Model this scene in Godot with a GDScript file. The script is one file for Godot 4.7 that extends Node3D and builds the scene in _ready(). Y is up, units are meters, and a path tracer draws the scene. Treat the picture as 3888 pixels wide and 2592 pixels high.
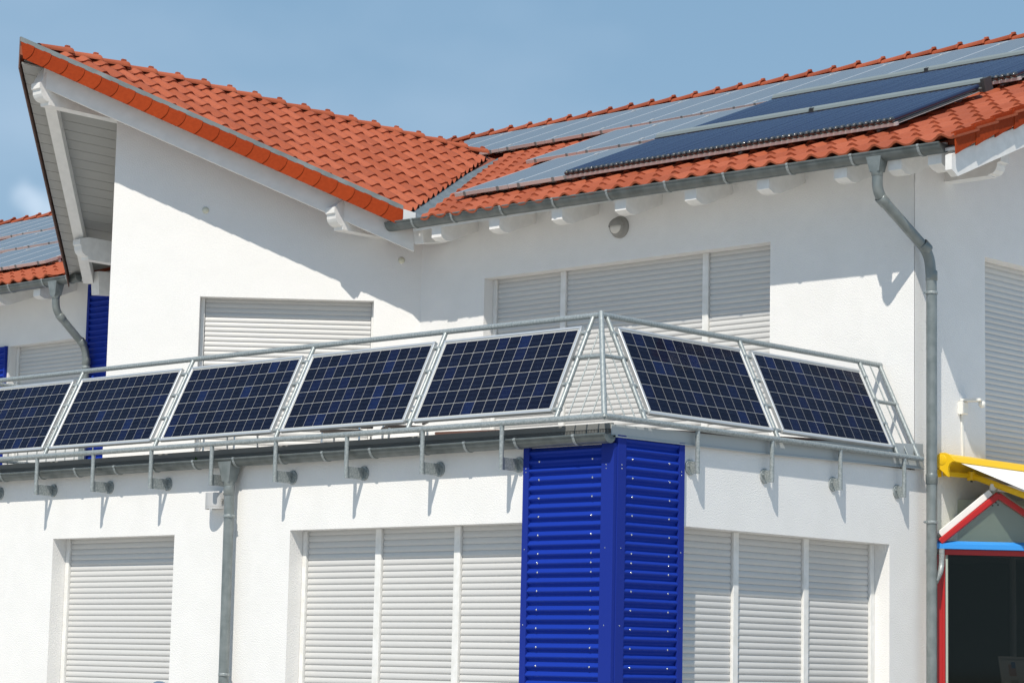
extends Node3D
# A white house with orange tiled roofs, a corner roof terrace with solar modules in its railing.
# x runs along the terrace front (towards the corner), z out of it; the terrace corner is x = z = 0, the camera's height is y = 0.

const GROUND := -1.62
const D := -4.36                     # plane of the upper wall
const XT := -9.53                    # ridge line of the cross gable
const XW := -9.28                    # and of the tip of its pointed wall
const ZT := -1.84                    # tip of its pointed wall
const KC := 0.589                    # slope of the cross gable roof
const KM := 0.405                    # slope of the main roof
const RAIL_TOP := 2.957
const RAIL_LOW := 2.035

var M := {}
var used := {}
var slat_cache := {}
var rng := RandomNumberGenerator.new()

# ------------------------------------------------------------------ mesh helpers
class MB:
	var st := SurfaceTool.new()
	var n := 0
	func _init() -> void:
		st.begin(Mesh.PRIMITIVE_TRIANGLES)
	func tri(a: Vector3, b: Vector3, c: Vector3, sg := -1) -> void:   # counter-clockwise seen from outside
		st.set_smooth_group(sg)
		st.add_vertex(a); st.add_vertex(c); st.add_vertex(b)
		n += 1
	func quad(a: Vector3, b: Vector3, c: Vector3, d: Vector3, sg := -1) -> void:
		tri(a, b, c, sg); tri(a, c, d, sg)
	func quad_uv(a: Vector3, b: Vector3, c: Vector3, d: Vector3) -> void:
		st.set_smooth_group(-1)
		for p in [[a, Vector2(0, 1)], [c, Vector2(1, 0)], [b, Vector2(1, 1)], [a, Vector2(0, 1)], [d, Vector2(0, 0)], [c, Vector2(1, 0)]]:
			st.set_uv(p[1]); st.add_vertex(p[0])
	func poly(ps: Array, sg := -1) -> void:
		for i in range(1, ps.size() - 1):
			tri(ps[0], ps[i], ps[i + 1], sg)
	func box(c: Vector3, s: Vector3, b := Basis.IDENTITY, cham := 0.0) -> void:
		var h := s * 0.5
		if cham > 0.0:
			var z := b.z * h.z
			bar(c - z, c + z, s.x, s.y, b.y, cham)
			return
		var p := []
		for i in 8:
			p.append(c + b * Vector3(h.x * (1 if i & 1 else -1), h.y * (1 if i & 2 else -1), h.z * (1 if i & 4 else -1)))
		quad(p[4], p[5], p[7], p[6]); quad(p[1], p[0], p[2], p[3]); quad(p[5], p[1], p[3], p[7])
		quad(p[0], p[4], p[6], p[2]); quad(p[6], p[7], p[3], p[2]); quad(p[0], p[1], p[5], p[4])
	func bar(a: Vector3, b: Vector3, w: float, h: float, up: Vector3, cham := 0.004) -> void:   # w across, h along up, chamfered
		var d := (b - a).normalized()
		var r := d.cross(up).normalized()
		var u := r.cross(d).normalized()
		var x := w * 0.5
		var y := h * 0.5
		var k := cham
		var sec := [Vector2(x - k, -y), Vector2(x, -y + k), Vector2(x, y - k), Vector2(x - k, y), Vector2(-x + k, y), Vector2(-x, y - k), Vector2(-x, -y + k), Vector2(-x + k, -y)]
		var pa := []
		var pb := []
		for q in sec:
			pa.append(a + r * q.x + u * q.y); pb.append(b + r * q.x + u * q.y)
		for i in 8:
			var j := (i + 1) % 8
			quad(pa[i], pa[j], pb[j], pb[i])
		poly(pb)
		pa.reverse(); poly(pa)
	func tube(pts: Array, r: float, n_side := 12, caps := true) -> void:
		var rings := []
		var u := Vector3.ZERO
		for i in pts.size():
			var d: Vector3
			if i == 0: d = pts[1] - pts[0]
			elif i == pts.size() - 1: d = pts[i] - pts[i - 1]
			else: d = (pts[i] - pts[i - 1]).normalized() + (pts[i + 1] - pts[i]).normalized()
			d = d.normalized()
			if i == 0: u = d.cross(Vector3(0.13, 0.97, 0.2) if absf(d.y) < 0.9 else Vector3.RIGHT).normalized()
			else: u = (u - d * u.dot(d)).normalized()
			var v := d.cross(u)
			var grow := 1.0
			if i > 0 and i < pts.size() - 1:
				grow = 1.0 / maxf(0.75, d.dot((pts[i + 1] - pts[i]).normalized()))
			var ring := []
			for k in n_side:
				var t := TAU * k / n_side
				ring.append(pts[i] + (u * cos(t) + v * sin(t)) * r * (1.0 if grow < 1.05 else 1.0))
			rings.append(ring)
		for i in rings.size() - 1:
			for k in n_side:
				var j := (k + 1) % n_side
				quad(rings[i][k], rings[i][j], rings[i + 1][j], rings[i + 1][k], 1)
		if caps:
			poly(rings[-1]); var f: Array = rings[0].duplicate(); f.reverse(); poly(f)
	func lathe(o: Vector3, axis: Vector3, prof: Array, n_side := 20, sg := 1) -> void:   # prof: [radius, height along axis]
		var u := axis.cross(Vector3.UP if absf(axis.y) < 0.9 else Vector3.RIGHT).normalized()
		var v := axis.cross(u)
		for i in prof.size() - 1:
			for k in n_side:
				var t0 := TAU * k / n_side
				var t1 := TAU * (k + 1) / n_side
				var c0 := u * cos(t0) + v * sin(t0)
				var c1 := u * cos(t1) + v * sin(t1)
				var a: Vector3 = o + axis * prof[i][1]
				var b: Vector3 = o + axis * prof[i + 1][1]
				var p0: float = prof[i][0]
				var p1: float = prof[i + 1][0]
				if p0 < 0.00001: tri(a, b + c1 * p1, b + c0 * p1, sg)
				elif p1 < 0.00001: tri(a + c0 * p0, a + c1 * p0, b, sg)
				else: quad(a + c0 * p0, a + c1 * p0, b + c1 * p1, b + c0 * p1, sg)
	func prism(ps: Array, ext: Vector3) -> void:     # planar outline (any order of turning), pushed along ext
		var nrm := Vector3.ZERO
		for i in ps.size():
			nrm += (ps[i] as Vector3).cross(ps[(i + 1) % ps.size()])
		var p := ps.duplicate()
		if nrm.dot(ext) < 0:
			p.reverse(); nrm = -nrm
		nrm = nrm.normalized()
		var u: Vector3 = ((p[1] as Vector3) - p[0]).normalized()
		var v := nrm.cross(u)
		var flat := PackedVector2Array()
		for q in p:
			flat.append(Vector2((q - p[0]).dot(u), (q - p[0]).dot(v)))
		var idx := Geometry2D.triangulate_polygon(flat)
		for i in range(0, idx.size(), 3):
			var a := idx[i]; var b := idx[i + 1]; var c := idx[i + 2]
			if (flat[b] - flat[a]).cross(flat[c] - flat[a]) < 0:
				var s := b; b = c; c = s
			tri(p[a] + ext, p[b] + ext, p[c] + ext); tri(p[a], p[c], p[b])
		for i in p.size():
			var j: int = (i + 1) % p.size()
			quad(p[i], p[j], p[j] + ext, p[i] + ext)
	func done() -> ArrayMesh:
		st.generate_normals()
		return st.commit()

func gx(n: Node3D) -> Transform3D:
	var t := n.transform
	var q := n.get_parent()
	while q is Node3D and q != self:
		t = (q as Node3D).transform * t
		q = q.get_parent()
	return t

func add(parent: Node3D, called: String, mesh: Mesh, mat: Material, xf := Transform3D.IDENTITY) -> MeshInstance3D:   # xf is where the mesh stands in the world
	var o := MeshInstance3D.new()
	o.name = called
	o.mesh = mesh
	o.material_override = mat
	o.cast_shadow = GeometryInstance3D.SHADOW_CASTING_SETTING_ON
	parent.add_child(o, true)
	o.transform = xf if parent == self else gx(parent).affine_inverse() * xf
	return o

func numbered(called: String) -> String:
	var k: int = used.get(called, 0)
	used[called] = k + 1
	return called if k == 0 else "%s_%03d" % [called, k]

func thing(called: String, label: String, category: String, at := Vector3.ZERO, group := "", xf_basis := Basis.IDENTITY) -> Node3D:
	var o := Node3D.new()
	o.name = numbered(called)
	add_child(o)
	o.transform = Transform3D(xf_basis, at)
	tag(o, label, category, group)
	return o

func tag(o: Node, label: String, category: String, group := "") -> void:
	o.set_meta("label", label)
	o.set_meta("category", category)
	if group != "": o.set_meta("group", group)

func structure(called: String, mesh: Mesh, mat: Material) -> void:
	var o := add(self, called, mesh, mat)
	o.set_meta("kind", "structure")

func arc(c: Vector3, u: Vector3, v: Vector3, r: float, a0: float, a1: float, n: int) -> Array:
	var out := []
	for i in n + 1:
		var t := lerpf(a0, a1, float(i) / n)
		out.append(c + (u * cos(t) + v * sin(t)) * r)
	return out

func rounded(pts: Array, r: float, n := 5) -> Array:     # a polyline with its corners turned into bends
	var out := [pts[0]]
	for i in range(1, pts.size() - 1):
		var a: Vector3 = (pts[i - 1] - pts[i])
		var b: Vector3 = (pts[i + 1] - pts[i])
		var k := minf(r, minf(a.length(), b.length()) * 0.48)
		var p0: Vector3 = pts[i] + a.normalized() * k
		var p1: Vector3 = pts[i] + b.normalized() * k
		for j in n + 1:
			var t := float(j) / n
			out.append(p0.lerp(pts[i], t).lerp((pts[i] as Vector3).lerp(p1, t), t))
	out.append(pts[-1])
	return out

# ------------------------------------------------------------------ materials
func lin(r: float, g: float, b: float) -> Color:
	return Color(r, g, b).linear_to_srgb()

func noise_tex(freq: float, octaves: int, lo: Color, hi: Color, seed_: int, size := 512, gain := 1.6) -> ImageTexture:
	var nz := FastNoiseLite.new()
	nz.seed = seed_
	nz.frequency = freq
	nz.fractal_octaves = octaves
	nz.noise_type = FastNoiseLite.TYPE_SIMPLEX_SMOOTH
	var g := nz.get_seamless_image(size, size)
	var im := Image.create(size, size, true, Image.FORMAT_RGB8)
	for y in size:
		for x in size:
			var t := clampf((g.get_pixel(x, y).r - 0.5) * gain + 0.5, 0, 1)
			im.set_pixel(x, y, lo.lerp(hi, t))
	im.generate_mipmaps()
	return ImageTexture.create_from_image(im)

func mat(color: Color, rough := 0.6, metal := 0.0) -> StandardMaterial3D:
	var m := StandardMaterial3D.new()
	m.albedo_color = color
	m.roughness = rough
	m.metallic = metal
	return m

func tri_tex(m: StandardMaterial3D, tex: Texture2D, metres: float) -> void:
	m.albedo_texture = tex
	m.uv1_triplanar = true
	m.uv1_world_triplanar = true
	m.uv1_scale = Vector3.ONE / metres

func relief(m: StandardMaterial3D, tex: Texture2D, cm: float) -> void:
	m.heightmap_enabled = true
	m.heightmap_texture = tex
	m.heightmap_scale = cm

func make_materials() -> void:
	var grain := noise_tex(0.075, 3, Color.BLACK, Color.WHITE, 11, 1024)
	var blot := noise_tex(0.006, 4, lin(0.755, 0.754, 0.748), lin(0.778, 0.777, 0.772), 5)
	var s := mat(Color.WHITE, 0.9); tri_tex(s, blot, 1.3); relief(s, grain, 0.17); M.stucco = s
	M.stucco_dull = s
	M.reveal = s
	var white := mat(lin(0.78, 0.78, 0.775), 0.45); M.white = white
	tri_tex(white, noise_tex(0.01, 4, Color(0.95, 0.95, 0.94), Color(1, 1, 1), 7), 0.8)
	M.board = mat(Color.WHITE, 0.6)
	tri_tex(M.board, noise_tex(0.012, 4, lin(0.70, 0.695, 0.68), lin(0.77, 0.765, 0.75), 8), 0.9)
	M.shutter = mat(lin(0.56, 0.56, 0.553), 0.45)
	M.shutter_b = mat(lin(0.545, 0.545, 0.54), 0.47)
	M.seal = mat(lin(0.08, 0.08, 0.08), 0.8)
	# galvanised steel and zinc: real metals, spangled and weathered
	var spangle := noise_tex(0.035, 4, Color(0.80, 0.825, 0.83), Color(1, 1, 1), 21, 512, 2.2)
	M.galv = mat(lin(0.37, 0.40, 0.405), 0.44, 0.3); tri_tex(M.galv, spangle, 0.5)
	M.zinc = mat(lin(0.24, 0.268, 0.27), 0.38, 0.35); tri_tex(M.zinc, noise_tex(0.012, 5, Color(0.86, 0.875, 0.875), Color(1, 1, 1), 22, 512, 2.0), 1.1)
	M.zinc_flat = mat(lin(0.20, 0.225, 0.235), 0.5, 0.25)
	M.zinc_dark = mat(lin(0.15, 0.168, 0.168), 0.4, 0.35); tri_tex(M.zinc_dark, noise_tex(0.012, 5, Color(0.84, 0.855, 0.85), Color(1, 1, 1), 24, 512, 2.0), 1.2)
	M.flashing = mat(lin(0.40, 0.43, 0.44), 0.55, 0.15); M.flashing.albedo_texture = null
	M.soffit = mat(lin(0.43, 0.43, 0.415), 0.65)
	tri_tex(M.zinc_flat, noise_tex(0.01, 5, Color(0.82, 0.84, 0.84), Color(1, 1, 1), 23, 512, 1.8), 1.3)
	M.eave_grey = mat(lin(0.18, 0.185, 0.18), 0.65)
	M.alu = mat(lin(0.60, 0.61, 0.615), 0.32, 0.55)
	M.lamp_shade = mat(lin(0.5, 0.505, 0.51), 0.5, 0.2)
	M.alu_soft = mat(lin(0.62, 0.63, 0.63), 0.38, 0.3)
	M.chrome = mat(lin(0.75, 0.75, 0.75), 0.12, 1.0)
	M.dark_metal = mat(lin(0.05, 0.052, 0.055), 0.5, 0.2)
	# clay tiles in a few tones, sanded surface
	var clay_grain := noise_tex(0.03, 5, Color(0.92, 0.91, 0.90), Color(1, 1, 1), 31, 512, 1.6)
	M.clay = []
	for c in [[0.365, 0.095, 0.047], [0.39, 0.104, 0.052], [0.34, 0.087, 0.042], [0.405, 0.112, 0.058], [0.325, 0.086, 0.044]]:
		var m := mat(lin(c[0], c[1], c[2]), 0.68); m.metallic_specular = 0.25
		tri_tex(m, clay_grain, 0.55)
		M.clay.append(m)
	M.clay_edge = []
	for c in [[0.31, 0.044, 0.0105], [0.33, 0.048, 0.0115], [0.295, 0.041, 0.0098]]:
		var m := mat(lin(c[0], c[1], c[2]), 0.7); m.metallic_specular = 0.2
		tri_tex(m, clay_grain, 0.7)
		M.clay_edge.append(m)
	M.deck = mat(lin(0.26, 0.065, 0.03), 0.85)
	# blue lacquered sheet
	M.blue = mat(lin(0.010, 0.036, 0.31), 0.45); M.blue.metallic_specular = 0.22
	M.blue_trim = mat(lin(0.012, 0.03, 0.25), 0.48); M.blue_trim.metallic_specular = 0.22
	# solar modules
	M.cell = []
	var k := 0
	for c in [[0.0065, 0.0095, 0.026], [0.007, 0.0105, 0.03], [0.006, 0.0085, 0.022], [0.007, 0.012, 0.044], [0.008, 0.016, 0.062], [0.0065, 0.009, 0.024]]:
		M.cell.append(cell_mat(c, 40 + k)); k += 1
	M.backsheet = mat(lin(0.55, 0.56, 0.55), 0.6)
	var pane := mat(Color(0.02, 0.025, 0.04, 0.03), 0.04); pane.metallic_specular = 0.17; pane.transparency = BaseMaterial3D.TRANSPARENCY_ALPHA
	M.pane = pane
	var rp := mat(Color.WHITE, 0.2)
	rp.albedo_texture = roof_module_print(); rp.metallic_specular = 0.2
	M.roof_module = rp
	M.tube = mat(lin(0.02, 0.03, 0.07), 0.16); M.tube.metallic_specular = 0.4
	M.tube_tip = mat(lin(0.02, 0.022, 0.026), 0.08); M.tube_tip.clearcoat_enabled = true; M.tube_tip.clearcoat = 1.0
	M.header = mat(lin(0.20, 0.235, 0.24), 0.5, 0.15)
	# porch and awning
	M.red = mat(lin(0.40, 0.012, 0.012), 0.32)
	M.sky_blue = mat(lin(0.035, 0.27, 0.72), 0.35)
	M.yellow = mat(lin(0.80, 0.50, 0.008), 0.4)
	M.cloth = mat(lin(0.78, 0.78, 0.78), 0.85); M.cloth.backlight_enabled = true; M.cloth.backlight = Color(0.25, 0.25, 0.25)
	var gl := mat(Color(0.05, 0.07, 0.06, 0.62), 0.03); gl.metallic_specular = 0.3; gl.transparency = BaseMaterial3D.TRANSPARENCY_ALPHA
	M.glass = gl
	var clear := mat(Color(0.75, 0.85, 0.78, 0.08), 0.03); clear.transparency = BaseMaterial3D.TRANSPARENCY_ALPHA
	M.clear_glass = clear
	M.seal_green = mat(lin(0.42, 0.52, 0.46), 0.6)
	M.dark_room = mat(lin(0.24, 0.25, 0.235), 0.9)
	M.grey_green = mat(lin(0.36, 0.38, 0.31), 0.7)
	M.plastic_grey = mat(lin(0.27, 0.265, 0.25), 0.5)
	M.plastic_glass = mat(lin(0.62, 0.60, 0.56), 0.35)
	M.plastic_white = mat(lin(0.74, 0.735, 0.70), 0.5)
	M.ivory = mat(lin(0.68, 0.67, 0.54), 0.5)
	M.seat = mat(lin(0.028, 0.022, 0.02), 0.6)
	M.wood = mat(lin(0.12, 0.06, 0.045), 0.55)
	M.leaf = mat(lin(0.05, 0.13, 0.02), 0.6)
	M.globe = mat(lin(0.12, 0.17, 0.24), 0.2)
	M.paving = mat(Color.WHITE, 0.9)
	tri_tex(M.paving, noise_tex(0.012, 5, lin(0.40, 0.375, 0.335), lin(0.49, 0.465, 0.42), 61), 5.0)
	M.floor = mat(lin(0.52, 0.49, 0.45), 0.9)
	M.notice = mat(lin(0.7, 0.72, 0.7), 0.5)
	M.print_pink = mat(lin(0.55, 0.33, 0.30), 0.6)
	M.print_blue = mat(lin(0.09, 0.2, 0.45), 0.6)
	M.print_grey = mat(lin(0.3, 0.3, 0.3), 0.6)

func cell_mat(c: Array, seed_: int) -> StandardMaterial3D:      # one silicon cell: crystal mottling and two thin silver busbars
	var w := 64
	var im := Image.create(w, w, true, Image.FORMAT_RGB8)
	var nz := FastNoiseLite.new(); nz.seed = seed_; nz.frequency = 0.07; nz.noise_type = FastNoiseLite.TYPE_CELLULAR; nz.cellular_return_type = FastNoiseLite.RETURN_CELL_VALUE
	for y in w:
		for x in w:
			var t := 1.0 + 0.22 * nz.get_noise_2d(x, y)
			im.set_pixel(x, y, lin(c[0] * t, c[1] * t, c[2] * t))
	for y in [19, 44]:
		for x in w:
			im.set_pixel(x, y, lin(0.045, 0.062, 0.095))
	im.generate_mipmaps()
	var m := mat(Color.WHITE, 0.5)
	m.metallic_specular = 0.12
	m.albedo_texture = ImageTexture.create_from_image(im)
	return m

func roof_module_print() -> ImageTexture:      # cells of the roof modules, too flat on to be told apart: thin grid on blue
	var im := Image.create(128, 256, true, Image.FORMAT_RGB8)
	im.fill(lin(0.108, 0.121, 0.132))
	for y in range(0, 256, 21):
		im.fill_rect(Rect2i(0, y, 128, 1), lin(0.15, 0.163, 0.175))
	for x in range(0, 128, 21):
		im.fill_rect(Rect2i(x, 0, 1, 256), lin(0.15, 0.163, 0.175))
	im.generate_mipmaps()
	return ImageTexture.create_from_image(im)

# ------------------------------------------------------------------ the scene
func _ready() -> void:
	rng.seed = 4711
	setup_view()
	make_materials()
	build_setting()
	build_house()
	build_railing()
	build_modules()
	build_roof_modules()
	build_collectors()
	build_balustrade()
	build_small_things()
	build_awning()
	build_porch()
	build_chairs()

func setup_view() -> void:
	var cam := Camera3D.new()
	cam.name = "camera"
	add_child(cam)
	cam.transform = Transform3D(Basis(Vector3(0.72871, 0.02152, -0.68448), Vector3(0.07476, 0.99103, 0.11074), Vector3(0.68073, -0.13187, 0.72057)), Vector3(13.09833, 0, 15.11403))
	cam.fov = 15.9013
	cam.near = 0.1
	cam.far = 2000.0
	cam.current = true
	var env := Environment.new()
	env.background_mode = Environment.BG_SKY
	env.tonemap_mode = Environment.TONE_MAPPER_LINEAR
	env.tonemap_exposure = 1.52
	env.sdfgi_enabled = true
	env.ssao_enabled = true
	env.ssil_enabled = true
	var sm := ProceduralSkyMaterial.new()
	sm.sky_top_color = Color8(92, 129, 162)
	sm.sky_horizon_color = Color8(147, 170, 187)
	sm.sky_curve = 0.16
	sm.ground_horizon_color = Color8(150, 160, 165)
	sm.ground_bottom_color = Color8(120, 118, 112)
	sm.sun_angle_max = 8.0
	sm.sun_curve = 0.05
	sm.sky_cover = cloud_cover()
	sm.sky_cover_modulate = Color(1, 1, 1)
	var sky := Sky.new()
	sky.sky_material = sm
	env.sky = sky
	var we := WorldEnvironment.new()
	we.name = "environment"
	we.environment = env
	add_child(we)
	var sun := DirectionalLight3D.new()
	sun.name = "sun"
	add_child(sun)
	var towards := Vector3(-0.28, -0.79, -0.545).normalized()
	sun.look_at_from_position(Vector3.ZERO, towards, Vector3.UP)
	sun.light_energy = 0.98
	sun.light_color = Color(1.0, 0.965, 0.91)
	sun.light_angular_distance = 0.53
	sun.shadow_enabled = true

func cloud_cover() -> ImageTexture:      # thin wisps all round, one small puff low behind the left roof
	var w := 2048
	var h := 1024
	var im := Image.create(w, h, false, Image.FORMAT_RGBA8)
	im.fill(Color(1, 1, 1, 0))
	var nz := FastNoiseLite.new(); nz.seed = 3; nz.frequency = 1.0; nz.fractal_octaves = 5
	var fine := FastNoiseLite.new(); fine.seed = 9; fine.frequency = 70.0; fine.fractal_octaves = 4
	var puff := Vector3(-0.8005, 0.1775, -0.5725).normalized()
	var side := puff.cross(Vector3.UP).normalized()
	for y in h / 2 + 4:
		for x in w:
			var el := PI * 0.5 - PI * (y + 0.5) / h
			var az := TAU * (x + 0.5) / w
			var d := Vector3(sin(az) * cos(el), sin(el), -cos(az) * cos(el))
			var a := clampf(nz.get_noise_3d(d.x * 2.2, d.y * 6.0, d.z * 2.2) * 1.1 + 0.1, 0, 1) * 0.12
			if d.dot(puff) > 0.999:
				var r := Vector2((d - puff).dot(side) * 0.7, (d - puff).y).length()
				a += clampf((0.0105 - r) * 30.0 + fine.get_noise_3dv(d) * 0.35, 0, 0.18)
			im.set_pixel(x, y, Color(1, 0.965, 0.94, clampf(a, 0, 1)))
	return ImageTexture.create_from_image(im)

func build_setting() -> void:
	var g := MB.new()
	g.quad(Vector3(-400, GROUND, 400), Vector3(400, GROUND, 400), Vector3(400, GROUND, -400), Vector3(-400, GROUND, -400))
	structure("ground", g.done(), M.paving)

# ------------------------------------------------------------------ house
func ym(z: float) -> float: return 4.93 + KM * (-3.7 - z)            # mid plane of the main roof's tiles
func yc(x: float) -> float: return 6.875 - KC * absf(x - XT)          # and of the cross gable's
func valley_z(x: float) -> float: return 5.357 + 1.4543 * x

# a wall in the plane through o with u across and y up: cells between the openings, plus the openings' reveals
func wall_mesh(o: Vector3, u: Vector3, u0: float, u1: float, y0: float, y1: float, holes: Array, depth := 0.3, cap := []) -> ArrayMesh:
	var g := MB.new()
	var n := u.cross(Vector3.UP).normalized()
	var us := [u0, u1]
	var ys := [y0, y1]
	for h in holes:
		us.append_array([h[0], h[1]]); ys.append_array([h[2], h[3]])
	us.sort(); ys.sort()
	var P := func(a: float, y: float, d := 0.0) -> Vector3: return o + u * a + Vector3.UP * y - n * d
	for i in us.size() - 1:
		for j in ys.size() - 1:
			if us[i + 1] - us[i] < 0.0001 or ys[j + 1] - ys[j] < 0.0001: continue
			var cu: float = (us[i] + us[i + 1]) * 0.5
			var cy: float = (ys[j] + ys[j + 1]) * 0.5
			var open := false
			for h in holes:
				if cu > h[0] and cu < h[1] and cy > h[2] and cy < h[3]: open = true
			if open: continue
			g.quad(P.call(us[i], ys[j]), P.call(us[i + 1], ys[j]), P.call(us[i + 1], ys[j + 1]), P.call(us[i], ys[j + 1]))
			g.quad(P.call(us[i + 1], ys[j], depth), P.call(us[i], ys[j], depth), P.call(us[i], ys[j + 1], depth), P.call(us[i + 1], ys[j + 1], depth))
	for h in holes:
		g.quad(P.call(h[0], h[2]), P.call(h[0], h[3]), P.call(h[0], h[3], depth), P.call(h[0], h[2], depth))
		g.quad(P.call(h[1], h[3]), P.call(h[1], h[2]), P.call(h[1], h[2], depth), P.call(h[1], h[3], depth))
		g.quad(P.call(h[0], h[3]), P.call(h[1], h[3]), P.call(h[1], h[3], depth), P.call(h[0], h[3], depth))
		g.quad(P.call(h[1], h[2]), P.call(h[0], h[2]), P.call(h[0], h[2], depth), P.call(h[1], h[2], depth))
	if cap.size() > 2:
		var ps := []
		for c in cap: ps.append(P.call(c[0], c[1]))
		g.prism(ps, -n * depth)
	return g.done()

func slat_mesh(w: float, pitch := 0.0565) -> ArrayMesh:
	var key := snappedf(w, 0.0001)
	if slat_cache.has(key): return slat_cache[key]
	var g := MB.new()
	var prof := [[0.0, 0.0], [0.0, 0.004], [0.004, 0.0085], [0.013, 0.0128], [0.026, 0.0135], [0.040, 0.011], [0.050, 0.0068], [0.0558, 0.003], [0.0558, 0.0]]
	for i in prof.size() - 1:
		g.quad(Vector3(-w / 2, prof[i][0], prof[i][1]), Vector3(w / 2, prof[i][0], prof[i][1]), Vector3(w / 2, prof[i + 1][0], prof[i + 1][1]), Vector3(-w / 2, prof[i + 1][0], prof[i + 1][1]), 1 if i > 0 and i < 6 else -1)
	var l := []
	var r := []
	for p in prof:
		l.append(Vector3(-w / 2, p[0], p[1])); r.append(Vector3(w / 2, p[0], p[1]))
	g.poly(r); l.reverse(); g.poly(l)
	slat_cache[key] = g.done()
	return slat_cache[key]

# a roller shutter (frame, slats) filling an opening from u0 to u1; splits are the mullions' centres
func shutter(house: Node3D, o: Vector3, u: Vector3, u0: float, u1: float, y0: float, y1: float, splits: Array, recess: float, label := "", side := [0.05, 0.05]) -> void:
	var n := u.cross(Vector3.UP).normalized()
	var at := func(a: float, y: float, d: float) -> Vector3: return o + u * a + Vector3.UP * y - n * d
	var back := MB.new()
	back.box(at.call((u0 + u1) / 2, (y0 + y1) / 2, recess + 0.05), Vector3(u1 - u0 + 0.02, y1 - y0 + 0.02, 0.04), Basis(u, Vector3.UP, n))
	var root := add(house, "window", back.done(), M.seal)
	if label != "": root.set_meta("label", label)
	var edges := [u0 + side[0]]
	for s in splits:
		edges.append(s - 0.04); edges.append(s + 0.04)
	edges.append(u1 - side[1])
	var bars := [[u0, u0 + side[0]]]
	for s in splits: bars.append([s - 0.04, s + 0.04])
	bars.append([u1 - side[1], u1])
	for b in bars:
		if b[1] - b[0] < 0.005: continue
		var g := MB.new()
		var c: float = (b[0] + b[1]) / 2
		g.bar(at.call(c, y0, recess + 0.004), at.call(c, y1 - 0.002, recess + 0.004), 0.05, b[1] - b[0] - 0.004, u, 0.004)
		add(root, "guide_rail", g.done(), M.white)
	for i in range(0, edges.size(), 2):
		var w: float = edges[i + 1] - edges[i] - 0.006
		var m := slat_mesh(w)
		var c: float = (edges[i] + edges[i + 1]) / 2
		var y := y1 + 0.012 - 0.0565
		while y > y0 - 0.03:
			var b := Basis(u, Vector3.UP, n).rotated(u, rng.randf_range(-0.012, 0.012))
			add(root, "slat", m, M.shutter if rng.randf() < 0.6 else M.shutter_b, Transform3D(b, at.call(c, maxf(y, y0 - 0.02), recess + 0.018)))
			y -= 0.0565

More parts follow.
